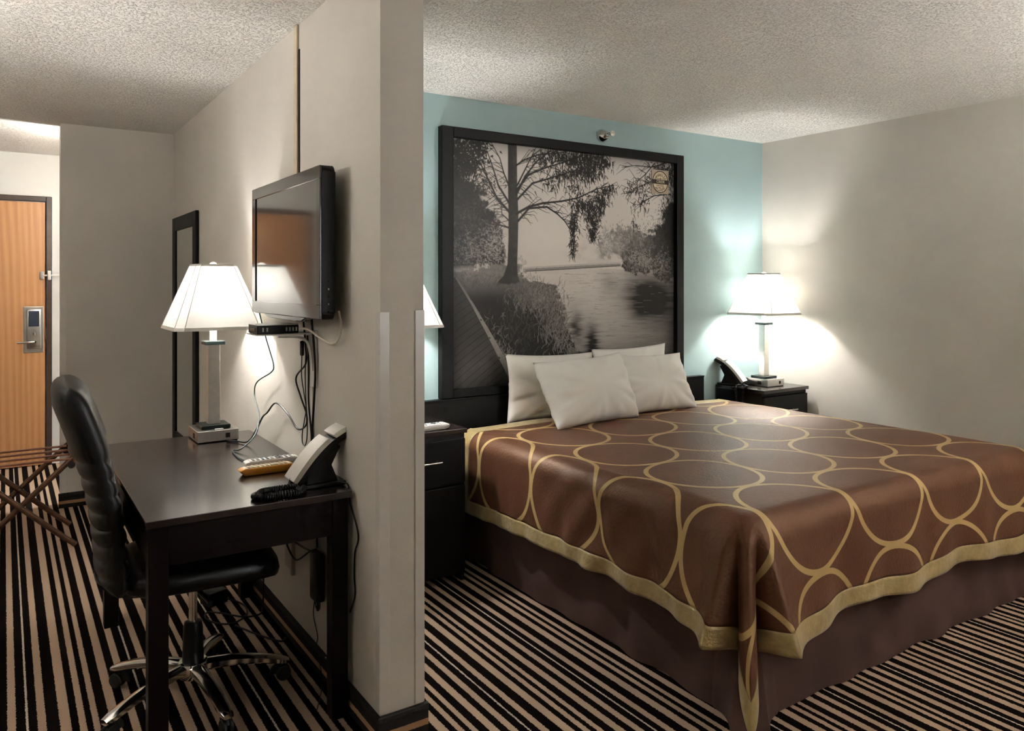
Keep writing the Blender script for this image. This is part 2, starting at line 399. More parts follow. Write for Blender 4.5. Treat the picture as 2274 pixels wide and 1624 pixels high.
# wall light of the entry, on the hidden face of the return wall
e = thing('wall_light', 'white wall light of the entry behind the return wall', 'light', (.62, YR+.12, 1.98))
at(obj('back_plate', bx(new_bm(), (.55, YR+.121, 1.95), (.69, YR+.136, 2.07), .004), 'brushed_nickel', e), e.location)
bm = new_bm()
P = [[(.62+math.cos(PI*k/12)*.12, YR+.137+math.sin(PI*k/12)*.10, z) for k in range(13)] for z in (1.93, 2.0, 2.09)]
grid_mesh(bm, P); at(obj('diffuser', bm, 'shade_cloth', e, smooth=True), e.location)
pl = bpy.data.lights.new('bulb', 'POINT'); pl.energy = ENTRY_W; pl.color = (1.0, .98, .95); pl.shadow_soft_size = .05
po = bpy.data.objects.new('bulb', pl); COL.objects.link(po); po.parent = e; po.location = (0, .07, .03)

# unseen uplights, added to supply the room's general fill light
def uplight(loc, watt, label):
    t = thing('added_fill_lamp', label, 'lamp', loc, group='added fill uplights out of view')
    obj('base', lathe(new_bm(), [(.14, 0), (.14, .02), (.03, .035)], 28), 'brushed_nickel', t, smooth=True)
    obj('pole', lathe(new_bm(), [(.013, .03), (.013, 1.70)], 14), 'brushed_nickel', t, smooth=True)
    bm = new_bm()
    prof_ = [(.02, 1.70), (.09, 1.715), (.15, 1.76), (.17, 1.80)]
    R = [[bm.verts.new((r*math.cos(2*PI*k/28), r*math.sin(2*PI*k/28), z)) for k in range(28)] for r, z in prof_]
    for a_, b_ in zip(R, R[1:]):
        for k in range(28): bm.faces.new([a_[k], a_[(k+1) % 28], b_[(k+1) % 28], b_[k]])
    bm.faces.new(R[0][::-1]); obj('bowl', bm, 'lamp_white', t, smooth=True)
    pl = bpy.data.lights.new('bulb', 'POINT'); pl.energy = watt; pl.color = (1.0, .98, .95); pl.shadow_soft_size = .06
    po = bpy.data.objects.new('bulb', pl); COL.objects.link(po); po.parent = t; po.location = (0, 0, 1.80)
uplight((-.95, 2.95, 0), 20.0, 'added unseen nickel fill uplight left of the viewer near the left wall')
uplight((3.72, -.10, 0), 54.0, 'added unseen nickel fill uplight beyond the foot of the bed outside the picture')

# ------------------------------------------------------------------ desk
DX0, DX1, DY0, DY1, DZ = .336, .9545, 2.400, 3.660, .745
t = thing('desk', 'dark espresso wooden desk against the partition wall', 'desk', ((DX0+DX1)/2, (DY0+DY1)/2, 0))
def dk(name, bm, mat='espresso'): return at(obj(name, bm, mat, t), t.location)
dk('desktop', bx(new_bm(), (DX0, DY0, DZ-.022), (DX1, DY1, DZ), .002), 'espresso_lacquer')
lg = .054; ix0, ix1, iy0, iy1 = DX0+.010, DX1-.008, DY0+.016, DY1-.03
for x0 in (ix0, ix1-lg):
    for y0 in (iy0, iy1-lg):
        dk('leg', bx(new_bm(), (x0, y0, 0), (x0+lg, y0+lg, DZ-.022), .002))
dk('apron', bx(new_bm(), (ix0+lg, iy0+.004, .603), (ix1-lg, iy0+.024, DZ-.022)))
dk('apron', bx(new_bm(), (ix0+lg, iy1-.024, .603), (ix1-lg, iy1-.004, DZ-.022)))
dk('apron', bx(new_bm(), (ix0+.004, iy0+lg, .603), (ix0+.024, iy1-lg, DZ-.022)))
dk('apron', bx(new_bm(), (ix1-.024, iy0+lg, .603), (ix1-.004, iy1-lg, DZ-.022)))

# ------------------------------------------------------------------ office chair
CHX, CHY = .545, 2.825
ch = thing('office_chair', 'black ribbed leather office chair on a chrome five-star base pushed under the desk', 'chair', (CHX, CHY, 0), math.radians(-4))
bm = new_bm()
# seat cushion: rounded slab, front toward +X
def cushion(bm, lx, ly, lz, n=22, m_=10, px=4.0):
    rings = []
    for j in range(m_+1):
        f = -PI/2 + PI*j/m_; cz, cr = math.sin(f), math.cos(f)
        zz = math.copysign(abs(cz)**.6, cz)*lz; k = abs(cr)**.45
        ring = []
        for i in range(n*2):
            a = 2*PI*i/(n*2); ca, sa = math.cos(a), math.sin(a)
            d_ = (abs(ca)**px+abs(sa)**px)**(-1/px)
            ring.append((lx*k*ca*d_, ly*k*sa*d_, zz))
        rings.append(ring)
    return rings
R_ = cushion(bm, .255, .235, .048)
V_ = [[bm.verts.new((x+.015, y, z+.475 - (.03*max(0, (x-.12)/.13)**2 if x > .12 else 0))) for x, y, z in r] for r in R_]
for a_, b_ in zip(V_, V_[1:]):
    for k in range(len(a_)): bm.faces.new([a_[k], a_[(k+1) % len(a_)], b_[(k+1) % len(a_)], b_[k]])
bmesh.ops.remove_doubles(bm, verts=bm.verts, dist=.0005)
obj('seat', bm, 'black_leather', ch, smooth=True, angle=70)
# ribbed backrest: horizontal padded rolls, swept along a leaning curve
def back_pt(s):      # s 0 bottom .. 1 top  -> centre x, z
    z = .462 + .645*s
    x = -.232 - .135*s - .035*math.sin(s*PI)*-1 + (.0)
    return x, z
bm = new_bm(); rows = []
NS = 120
ribs = [0, .085, .165, .245, .325, .405, .485, .565, .655, 1.0]
for j in range(NS+1):
    s = j/NS; x, z = back_pt(s)
    k = max(i for i in range(len(ribs)-1) if s >= ribs[i]-1e-9) if s < 1 else len(ribs)-2
    f = (s-ribs[k])/(ribs[k+1]-ribs[k]); puff = max(0, 4*f*(1-f))**.35 if k < len(ribs)-2 else max(0, min(1, (s-ribs[k])/.05))**.4
    th = .026 + .021*puff + (.008 if s > .65 else 0)
    wd = .215
    if s > .86:
        q = (s-.86)/.14; th *= max(.10, math.sqrt(max(0, 1-q**2.6))); wd *= 1-.10*q**3
    if s < .05: th *= .55+.45*s/.05
    row = []
    for i in range(40):
        a = 2*PI*i/40; ca, sa = math.cos(a), math.sin(a); p = 3.2
        d_ = (abs(ca)**p+abs(sa)**p)**(-1/p)
        yy = wd*sa*d_; bow = .035*(1-(yy/wd)**2)
        row.append(bm.verts.new((x + th*ca*d_ - bow*.6, yy, z + (.018*(1-(yy/.215)**2) if s > .9 else 0) - .022*(1-(yy/.215)**2)*(1 if .05 < s < .7 else 0))))
    rows.append(row)
for a_, b_ in zip(rows, rows[1:]):
    for k in range(40): bm.faces.new([a_[k], a_[(k+1) % 40], b_[(k+1) % 40], b_[k]])
bm.faces.new(rows[0][::-1]); bm.faces.new(rows[-1])
obj('backrest', bm, 'black_leather', ch, smooth=True, angle=75)
bm = new_bm(); tube(bm, [(-.25, 0, .60), (-.255, 0, .50), (-.22, 0, .425), (-.05, 0, .405)], .022, 10, 6, flat=1.8)
obj('back_bracket', bm, 'black_plastic', ch, smooth=True)
bm = new_bm(); bx(bm, (-.11, -.07, .385), (.10, .07, .425), .01); tube(bm, [(.0, -.06, .40), (.02, -.20, .40), (.02, -.25, .405)], .008, 8)
obj('seat_mechanism', bm, 'black_plastic', ch)
obj('gas_lift', lathe(new_bm(), [(.014, .24), (.014, .40)], 18), 'chrome', ch, smooth=True)
obj('column_sleeve', lathe(new_bm(), [(.034, .075), (.036, .10), (.032, .24), (.028, .26), (.018, .262)], 24), 'black_plastic', ch, smooth=True)
obj('base_hub', lathe(new_bm(), [(.03, .070), (.05, .078), (.054, .10), (.046, .126), (.03, .13)], 24), 'chrome', ch, smooth=True)
def arm_bm():
    bm = new_bm(); rows = []
    for j in range(13):
        s = j/12; r = .035 + .285*s
        z = .112 - .030*s - .014*s*s + .010*math.sin(s*PI); hw = .026 - .004*s; h = .022 - .006*s
        if j == 12: h *= .6; hw *= .75
        prof = [(-hw, -h*.6), (-hw*.95, h*.2), (-hw*.5, h*.55), (0, h*.65), (hw*.5, h*.55), (hw*.95, h*.2), (hw, -h*.6), (hw*.6, -h), (-hw*.6, -h)]
        rows.append([bm.verts.new((r, y, z+q)) for y, q in prof])
    n = len(rows[0])
    for a_, b_ in zip(rows, rows[1:]):
        for k in range(n): bm.faces.new([a_[k], a_[(k+1) % n], b_[(k+1) % n], b_[k]])
    bm.faces.new(rows[0][::-1]); bm.faces.new(rows[-1]); return bm
def caster_bm():
    bm = new_bm()
    for y in (-.017, .004): lathe(bm, [(.006, 0), (.022, 0), (.0255, .003), (.0255, .010), (.022, .013), (.006, .013)], 20, (.300, y, .026), 'Y')
    prism(bm, [(.285+.032*math.cos(a), .030+.032*math.sin(a)) for a in [math.radians(q) for q in range(10, 200, 15)]] + [(.29, .026)], -.004, .004)
    tube(bm, [(.292, 0, .050), (.292, 0, .072)], .008, 10, 0)
    return bm
arm0, cas0 = None, None
for k in range(5):
    a = math.radians(-78 + 72*k)
    if k == 0:
        arm0 = obj('base_arm', arm_bm(), 'chrome', ch, smooth=True, angle=50); cas0 = obj('caster', caster_bm(), 'rubber', arm0, smooth=True); o = arm0
    else:
        o = arm0.copy(); COL.objects.link(o); o.parent = ch
        c_ = cas0.copy(); COL.objects.link(c_); c_.parent = o
    o.rotation_euler = (0, 0, a)

# ------------------------------------------------------------------ lamps (one design, three pieces)
def octo(hw, c, z): return [(-hw, -(hw-c), z), (-(hw-c), -hw, z), (hw-c, -hw, z), (hw, -(hw-c), z), (hw, hw-c, z), (hw-c, hw, z), (-(hw-c), hw, z), (-hw, hw-c, z)]
def band(bm, lo, hi):
    A = [bm.verts.new(p) for p in lo]; B = [bm.verts.new(p) for p in hi]
    for k in range(8): bm.faces.new([A[k], A[(k+1) % 8], B[(k+1) % 8], B[k]])
def make_lamp():
    t = thing('table_lamp', '', 'lamp')
    bs = obj('base', bx(new_bm(), (-.085, -.10, .004), (.085, .10, .050), .002), 'brushed_nickel', t)
    obj('outlet', bx(new_bm(), (-.0862, -.045, .014), (-.0848, -.015, .036)), 'black_plastic', bs)
    obj('outlet', bx(new_bm(), (.03, -.1012, .016), (.048, -.0998, .036)), 'black_plastic', bs)
    obj('foot_pad', bx(new_bm(), (-.080, -.095, 0), (.080, .095, .004)), 'rubber', bs)
    obj('socket_cover', bx(new_bm(), (-.01, -.086, .050), (.025, -.064, .0525)), 'grey_button', bs)
    obj('plinth', bx(new_bm(), (-.060, -.060, .050), (.060, .060, .066), .002), 'dark_plate', t)
    obj('column', bx(new_bm(), (-.024, -.024, .066), (.024, .024, .412), .0015), 'brushed_nickel', t)
    obj('collar', bx(new_bm(), (-.042, -.042, .412), (.042, .042, .428), .002), 'dark_plate', t)
    obj('neck', lathe(new_bm(), [(.015, .428), (.015, .58), (.011, .585)], 18), 'lamp_white', t, smooth=True)
    z0, z1 = .485, .760
    bm = new_bm(); b0, b1 = octo(.187, .034, z0), octo(.083, .017, z1)
    band(bm, b0, b1); sh = obj('shade', bm, 'shade_cloth', t)
    for hw, c, za, zb in ((.1885, .0345, z0-.003, z0+.011), (.0845, .0175, z1-.009, z1+.003)):
        bm = new_bm()
        oa, ob = [bm.verts.new(p) for p in octo(hw, c, za)], [bm.verts.new(p) for p in octo(hw-.001 if zb > .6 else hw-.004, c, zb)]
        ia, ib = [bm.verts.new(p) for p in octo(hw-.004, c, za)], [bm.verts.new(p) for p in octo(hw-.0075 if zb < .6 else hw-.005, c, zb)]
        for k in range(8):
            j = (k+1) % 8
            for q in ((oa[k], oa[j], ob[j], ob[k]), (ob[k], ob[j], ib[j], ib[k]), (ib[k], ib[j], ia[j], ia[k]), (ia[k], ia[j], oa[j], oa[k])): bm.faces.new(q)
        obj('trim_band', bm, 'lamp_white', sh)
    bm = new_bm()
    for k in (0, 2, 4, 6): tube(bm, [Vector(b0[k])*1.0, b1[k]], .0016, 6, 0); tube(bm, [b0[k+1], b1[k+1]], .0016, 6, 0)
    obj('corner_seam', bm, 'lamp_white', sh)
    bm = new_bm()
    tube(bm, [(-.080, 0, z1-.012), (.080, 0, z1-.012)], .0022, 6, 0); tube(bm, [(0, -.080, z1-.012), (0, .080, z1-.012)], .0022, 6, 0); tube(bm, [(.035, 0, .585), (.045, 0, .66), (.012, 0, z1-.014)], .002, 6, 6); tube(bm, [(-.035, 0, .585), (-.045, 0, .66), (-.012, 0, z1-.014)], .002, 6, 6)
    bx(bm, (-.036, -.004, .581), (.036, .004, .585))
    obj('harp', bm, 'brushed_nickel', t)
    obj('finial', lathe(new_bm(), [(.006, z1-.014), (.013, z1+.002), (.014, z1+.008), (.007, z1+.014), (.002, z1+.016)], 16), 'lamp_white', t, smooth=True)
    return t
LAMPS = [((.768, 3.550, DZ), 'table lamp with pyramid shade on the dark desk'),
         ((1.585, 3.440, .731), 'table lamp on the left nightstand, mostly hidden behind the partition'),
         ((4.335, 3.455, .731), 'table lamp with pyramid shade on the right nightstand beside the white telephone')]
lamp0 = make_lamp()
for i, (loc, lab) in enumerate(LAMPS):
    o = lamp0 if i == 0 else copy_tree(lamp0)
    o.location = loc; tag(o, lab, 'lamp', 'matching table lamps')
    pl = bpy.data.lights.new('bulb', 'POINT'); pl.energy = LAMP_W; pl.color = (1.0, .98, .95); pl.shadow_soft_size = .032
    po = bpy.data.objects.new('bulb', pl); COL.objects.link(po); po.parent = o; po.location = (0, 0, .640)

# ------------------------------------------------------------------ television
t = thing('television', 'black flat-screen television mounted on the partition above the desk', 'television', (.95, 2.885, 1.30))
def tv(name, bm, mat, parent=None, **k): return at(obj(name, bm, mat, parent or t, **k), t.location)
Y0, Y1, Z0, Z1 = 2.468, 3.302, 1.303, 1.818
def rrect(y0, y1, z0, z1, r, n=5):
    out = []
    for cy, cz, a0 in ((y1-r, z1-r, 0), (y0+r, z1-r, 90), (y0+r, z0+r, 180), (y1-r, z0+r, 270)):
        for k in range(n+1):
            a = math.radians(a0+90*k/n); out.append((cy+r*math.cos(a), cz+r*math.sin(a)))
    return out
bm = new_bm(); prism(bm, rrect(Y0, Y1, Z0, Z1, .025), .876, .922, 'X', .006); prism(bm, rrect(Y0+.10, Y1-.10, Z0+.06, Z1-.08, .03), .922, .942, 'X')
body = tv('cabinet', bm, 'black_plastic', smooth=True, angle=35)
bm = new_bm()
sy0, sy1, sz0, sz1 = 2.505, 3.250, 1.352, 1.772
for lo, hi in (((Y0+.003, sz1), (Y1-.003, Z1-.003)), ((Y0+.003, Z0+.003), (Y1-.003, sz0)), ((Y0+.003, sz0), (sy0, sz1)), ((sy1, sz0), (Y1-.003, sz1))):
    bx(bm, (.869, lo[0], lo[1]), (.877, hi[0], hi[1]), .0015)
# speaker lip under the screen
prism(bm, [(2.62, Z0+.004), (2.68, Z0-.014), (3.09, Z0-.014), (3.16, Z0+.004)], .874, .905, 'X', .003)
tv('bezel', bm, 'black_gloss')
tv('screen', bx(new_bm(), (.873, sy0, sz0), (.8765, sy1, sz1)), 'screen_gloss')
for k, z in enumerate((1.43, 1.405, 1.38, 1.355, 1.33)):
    tv('side_button', bx(new_bm(), (.896, Y0-.0015, z-.003), (.901, Y0+.001, z+.003), .0008), 'grey_button' if k % 2 else 'black_gloss', body)
bm = new_bm(); bx(bm, (.942, 2.72, 1.42), (.9665, 3.05, 1.72), .002)
tv('wall_mount', bm, 'black_plastic')

# receiver on a small white bracket below the television
t = thing('wall_bracket', 'small white bracket shelf on the wall below the television', 'bracket', (.955, 2.83, 1.05))
bm = new_bm(); bx(bm, (.752, 2.795, 1.236), (.955, 2.930, 1.2405)); at(obj('shelf', bm, 'white_plastic', t), t.location)
bm = new_bm(); tube(bm, [(.83, 2.80, 1.232), (.90, 2.80, 1.228), (.935, 2.80, 1.21), (.950, 2.80, 1.16), (.955, 2.80, 1.10)], .010, 8, 6, flat=.5); at(obj('arm', bm, 'white_plastic', t, smooth=True), t.location)
at(obj('wall_plate', bx(new_bm(), (.957, 2.770, 1.04), (.9665, 2.835, 1.25), .002), 'white_plastic', t), t.location)
t = thing('cable_box', 'small black cable receiver on the bracket below the television', 'receiver', (.832, 2.86, 1.2405))
at(obj('casing', bx(new_bm(), (.757, 2.806, 1.2415), (.908, 2.925, 1.272), .003), 'black_plastic', t), t.location)
at(obj('lid', bx(new_bm(), (.757, 2.808, 1.272), (.908, 2.925, 1.2755), .001), 'brushed_nickel', t), t.location)
for x in (.775, .79, .86, .872, .884, .896): at(obj('port', bx(new_bm(), (x, 2.803, 1.250), (x+.005, 2.8065, 1.264)), 'grey_button', t), t.location)
at(obj('side_vent', bx(new_bm(), (.7555, 2.83, 1.250), (.7575, 2.90, 1.263)), 'black_gloss', t), t.location)

# cables on the partition
def cable(name, pts, r, mat, label, sm=8):
    bm = new_bm(); tube(bm, pts, r, 8, sm); return tag(obj(name, bm, mat, smooth=True), label, 'cable')
cable('cable', [(.90, 3.31, 1.31), (.925, 3.315, 1.215), (.945, 3.31, 1.14), (.948, 3.262, 1.08), (.94, 3.27, 1.05), (.93, 3.45, .99), (.925, 3.47, .93), (.91, 3.35, .86), (.87, 3.25, .80), (.80, 3.20, .757), (.772, 3.22, .7495), (.76, 3.10, .749), (.765, 3.02, .749)], .0028, 'teal_cable', 'thin dark teal cable hanging from television to desk beside the lamp')
cable('cable', [(.945, 2.87, 1.30), (.950, 2.855, 1.18), (.955, 2.87, 1.12), (.955, 2.985, 1.055), (.955, 2.93, .99), (.955, 2.86, .93), (.955, 2.87, .885), (.95, 2.95, .862), (.945, 3.06, .905), (.94, 3.20, .93), (.935, 3.31, .875), (.93, 3.36, .85), (.90, 3.35, .80), (.86, 3.33, .757), (.83, 3.40, .7505), (.80, 3.44, .7505)], .0034, 'black_plastic', 'black cord looping across the wall from the receiver to the lamp base')
cable('cable', [(.945, 2.78, 1.32), (.952, 2.775, 1.22), (.954, 2.76, 1.10), (.954, 2.775, .98), (.954, 2.79, .88), (.954, 2.775, .80), (.9605, 2.77, .74), (.961, 2.765, .60), (.955, 2.742, .46)], .0042, 'black_plastic', 'thick black cord running straight down the wall behind the telephone')
cable('cable', [(.950, 2.835, 1.23), (.953, 2.83, 1.10), (.953, 2.83, .98), (.953, 2.80, .87), (.953, 2.795, .80), (.9605, 2.79, .74), (.961, 2.79, .62), (.95, 2.84, .50), (.93, 2.95, .44), (.93, 3.02, .40), (.94, 2.94, .36), (.945, 2.80, .43), (.95, 2.74, .455)], .0036, 'black_plastic', 'black cable hugging the wall below the receiver')
cable('cable', [(.93, 2.84, 1.185), (.945, 2.885, 1.14), (.954, 2.915, 1.07), (.953, 2.88, 1.0), (.953, 2.86, .95), (.953, 2.88, .90), (.953, 2.90, .86), (.952, 2.90, .82), (.952, 2.87, .81), (.953, 2.85, .84), (.953, 2.845, .90), (.953, 2.86, .98), (.953, 2.87, 1.08), (.950, 2.85, 1.2)], .0020, 'black_plastic', 'thin black cord with a hanging loop under the receiver')
bm = new_bm(); tube(bm, [(.93, 2.835, 1.205), (.945, 2.882, 1.155)], .008, 8, 0); tag(obj('adapter_plug', bm, 'black_plastic'), 'small black plug hanging below the receiver bracket', 'plug')
cable('coaxial_cable', [(.908, 2.82, 1.258), (.925, 2.75, 1.256), (.945, 2.66, 1.225), (.950, 2.58, 1.215), (.948, 2.51, 1.235), (.948, 2.485, 1.285), (.945, 2.50, 1.33)], .0042, 'cream_cable', 'cream coaxial cable looping behind the lower corner of the television')
bm = new_bm(); bx(bm, (XP-.009, 2.806, .75), (XP, 2.824, 1.04), .002); tag(obj('trim_5', bm, 'white_plastic'), 'white cable raceway on the wall from receiver to desk', 'trim', kind='structure')

# ------------------------------------------------------------------ mirror
t = thing('wall_mirror', 'tall mirror in a wide black frame on the partition beyond the lamp', 'mirror', (.95, 5.205, .36))
y0, y1, z0, z1, fw = 4.835, 5.580, .36, 1.858, .088
bm = new_bm()
for lo, hi in (((y0, z0), (y0+fw, z1)), ((y1-fw, z0), (y1, z1)), ((y0+fw, z1-fw), (y1-fw, z1)), ((y0+fw, z0), (y1-fw, z0+fw))):
    bx(bm, (.945, lo[0], lo[1]), (XP-.001, hi[0], hi[1]), .003)
at(obj('frame', bm, 'black_frame', t), t.location)
at(obj('glass', bx(new_bm(), (.953, y0+fw, z0+fw), (.960, y1-fw, z1-fw)), 'mirror_glass', t), t.location)

# ------------------------------------------------------------------ telephones
def make_phone():
    """slim desk telephone facing -X; origin at the middle of its foot"""
    t = thing('telephone', '', 'telephone')
    prof_top, prof_bot = [], []
    for k in range(13):
        s = k/12; x = -.092 + .180*s; z = .018 + .162*s + .024*math.sin(s*PI)
        nx, nz = -.70, .71
        prof_top.append((x+nx*.004, z+nz*.004)); prof_bot.append((x-nx*.017, z-nz*.017))
    body = new_bm(); prism(body, prof_top + prof_bot[::-1], -.046, .046, 'Y', .003)
    bd = obj('body', body, 'black_plastic', t, smooth=True, angle=30)
    pt2 = [(x-.70*.017, z+.71*.017) for x, z in prof_top]
    hs = new_bm(); prism(hs, pt2[:9] + prof_top[:9][::-1], -.048, .048, 'Y', .0015); obj('handset', hs, 'white_plastic', t, smooth=True, angle=30)
    ds = new_bm(); prism(ds, [(x, z) for x, z in pt2[9:]] + prof_top[9:][::-1], -.048, .048, 'Y', .0015); obj('faceplate', ds, 'white_plastic', bd, smooth=True, angle=30)
    st = new_bm(); prism(st, [(-.058, .012), (.052, .012), (.024, .070), (.060, .128), (.045, .140), (-.055, .045)], -.036, .036, 'Y', .003); obj('stand', st, 'black_plastic', t)
    obj('foot', bx(new_bm(), (-.070, -.048, 0), (.076, .048, .014), .004), 'black_plastic', t)
    return t
ph = make_phone(); ph.location = (.893, 2.535, DZ); tag(ph, 'white and black desk telephone at the near corner of the desk', 'telephone', 'matching telephones')
ph2 = copy_tree(ph); ph2.location = (4.150, 3.590, .731); ph2.rotation_euler = (0, 0, math.radians(113)); tag(ph2, 'white and black telephone on the right nightstand beside its lamp', 'telephone', 'matching telephones')
def coil(path, rad, wire, turns):
    pts = catmull(path, 12); n = len(pts)
    out = []
    L_ = turns*10
    for i in range(L_+1):
        f = i/L_*(n-1); k = min(int(f), n-2); p = pts[k].lerp(pts[k+1], f-k)
        d_ = (pts[k+1]-pts[k]).normalized(); up = Vector((0, 0, 1)) if abs(d_.z) < .8 else Vector((1, 0, 0)); s_ = d_.cross(up).normalized(); u = s_.cross(d_)
        a = 2*PI*i/10; out.append(p + s_*rad*math.cos(a) + u*rad*math.sin(a))
    bm = new_bm(); tube(bm, out, wire, 5, 0); return bm
o = obj('coiled_cord', coil([(.796, 2.528, .775), (.775, 2.512, .7545), (.70, 2.500, .7545), (.660, 2.480, .7545), (.665, 2.455, .7545), (.72, 2.450, .7545), (.79, 2.462, .7545), (.788, 2.482, .764), (.72, 2.472, .768), (.675, 2.462, .768), (.668, 2.442, .758), (.72, 2.432, .7545), (.79, 2.440, .7545), (.812, 2.470, .7545), (.822, 2.49, .7545)], .0080, .0026, 120), 'black_plastic', smooth=True)
tag(o, 'black coiled telephone cord looped on the desk', 'cord')
o = obj('coiled_cord', coil([(4.185, 3.50, .740), (4.13, 3.485, .742), (4.078, 3.475, .74), (4.072, 3.47, .69), (4.074, 3.455, .60), (4.074, 3.43, .585), (4.074, 3.415, .62), (4.072, 3.41, .70), (4.085, 3.41, .741), (4.12, 3.42, .741), (4.15, 3.47, .741)], .0058, .0022, 90), 'black_plastic', smooth=True)
tag(o, 'black coiled telephone cord hanging over the right nightstand', 'cord')
cable('telephone_line', [(.92, 2.500, .756), (.945, 2.480, .757), (.9615, 2.455, .75), (.9615, 2.440, .70), (.963, 2.385, .63), (.963, 2.372, .59), (.963, 2.400, .54), (.963, 2.405, .46), (.963, 2.40, .40), (.963, 2.44, .33)], .0024, 'black_plastic', 'thin black telephone line dropping behind the near desk leg')

# ------------------------------------------------------------------ remote controls
def remote(name, label, shell, face, ax, ay, bx_, by_, z, wd, h, group=None, rounded=True):
    L_ = math.hypot(bx_-ax, by_-ay); t = thing(name, label, 'remote control', ((ax+bx_)/2, (ay+by_)/2, z), math.atan2(by_-ay, bx_-ax), group)
    prof = [(-L_/2, h*.55), (-L_/2+.02, h*.12), (-L_/2+.05, 0), (L_/2-.03, 0), (L_/2-.006, h*.2), (L_/2, h*.6), (L_/2-.004, h*.9), (L_/2-.02, h), (-L_/2+.02, h), (-L_/2+.004, h*.9)] if rounded else \
           [(-L_/2, h*.75), (-L_/2+.018, 0), (L_/2-.022, 0), (L_/2, h*.72), (L_/2-.012, h), (-L_/2+.012, h)]
    bm = new_bm(); prism(bm, prof, -wd/2, wd/2, 'Y', .004); obj('shell', bm, shell, t, smooth=True, angle=50)
    fp = obj('face', bx(new_bm(), (-L_/2+.018, -wd/2+.005, h-.0015), (L_/2-.018, wd/2-.005, h+.0015), .001), face, t)
    nb = 9
    for i in range(nb):
        for j in range(3):
            x = -L_/2+.032+(L_-.065)*i/(nb-1); y = (-.5+j*.5)*(wd-.022)
            if 5 <= i <= 6 and j == 1:
                continue
            bm = new_bm(); bx(bm, (x-.0045, y-.0035, h+.0015), (x+.0045, y+.0035, h+.0040), .001)
            obj('button', bm, ('blue_button' if i in (2, 3) and not j == 1 else 'grey_button') if rounded else 'cream_face', fp)
    obj('navigation_ring', lathe(new_bm(), [(.007, h+.001), (.013, h+.001), (.013, h+.004), (.009, h+.0045), (.007, h+.003)], 18, (-L_/2+.032+(L_-.065)*5.5/(nb-1), 0, 0)), 'black_plastic' if rounded else 'cream_face', fp, smooth=True)
    return t
remote('remote_control', 'grey and white remote control on the desk behind the orange one', 'white_plastic', 'white_plastic', .735, 2.905, .938, 2.900, DZ+.0005, .050, .026)
remote('remote_control', 'orange and cream remote control on the desk', 'orange_plastic', 'cream_face', .690, 2.795, .888, 2.800, DZ+.0005, .046, .026, rounded=False)
remote('remote_control', 'white remote control on the left nightstand', 'white_plastic', 'white_plastic', 1.570, 3.262, 1.780, 3.262, .7315, .052, .026)

# ------------------------------------------------------------------ things hanging and lying under the desk
t = thing('power_adapter', 'black power adapter hanging on the wall below the desk', 'adapter', (.945, 2.70, .27))
at(obj('case', bx(new_bm(), (.925, 2.668, .285), (.960, 2.742, .455), .008), 'black_plastic', t, smooth=True), t.location)
bm = new_bm(); tube(bm, [(.944, 2.722, .288), (.944, 2.718, .262), (.944, 2.704, .250), (.944, 2.692, .262), (.944, 2.690, .288)], .006, 8, 6); at(obj('cord_loop', bm, 'black_gloss', t, smooth=True), t.location)
cable('thin_wire', [(.958, 2.755, .36), (.9615, 2.79, .25), (.9615, 2.80, .19), (.9615, 2.755, .13), (.951, 2.74, .105), (.950, 2.72, .09), (.945, 2.66, .010), (.90, 2.56, .006), (.87, 2.50, .006)], .0018, 'black_plastic', 'thin black wire running down the wall from the hanging adapter')
cable('cable', [(.950, 2.745, .445), (.945, 2.84, .43), (.93, 2.98, .43), (.90, 3.10, .44), (.88, 3.2, .42)], .0034, 'black_plastic', 'black cord crossing the wall behind the chair seat')
tag(obj('wall_outlet', bx(new_bm(), (XP-.007, 3.060, .275), (XP, 3.145, .385), .002), 'outlet_beige'), 'beige outlet plate on the wall under the desk', 'outlet')
tag(obj('conduit', bx(new_bm(), (XP-.016, 3.030, .265), (XP-.0, 3.052, .60), .003), 'outlet_beige'), 'vertical conduit on the wall under the desk', 'conduit')
t = thing('power_brick', 'square black power brick lying on the carpet behind the chair base', 'adapter', (.782, 3.60, 0), .35)
obj('case', bx(new_bm(), (-.045, -.04, .001), (.045, .04, .062), .006), 'black_plastic', t, smooth=True)
bm = new_bm(); bx(bm, (-.012, .040, .02), (.012, .052, .04), .002); obj('plug_socket', bm, 'black_gloss', t)
cable('cable', [(.822, 3.585, .02), (.868, 3.55, .006), (.886, 3.47, .006), (.865, 3.38, .006), (.80, 3.33, .006), (.74, 3.37, .006), (.715, 3.45, .006), (.735, 3.50, .006), (.78, 3.44, .013), (.85, 3.35, .013), (.92, 3.36, .006), (.945, 3.42, .006)], .0036, 'black_plastic', 'black cord looping on the carpet behind the chair base')
cable('cable', [(.80, 3.30, .008), (.86, 3.16, .006), (.915, 3.06, .006), (.945, 3.08, .006)], .0036, 'black_plastic', 'short black cord on the carpet along the skirting')
cable('cable', [(.958, 3.50, .60), (.958, 3.47, .40), (.958, 3.44, .20), (.950, 3.42, .115), (.946, 3.41, .02)], .0036, 'black_plastic', 'black cord dropping down the wall beside the far desk leg')

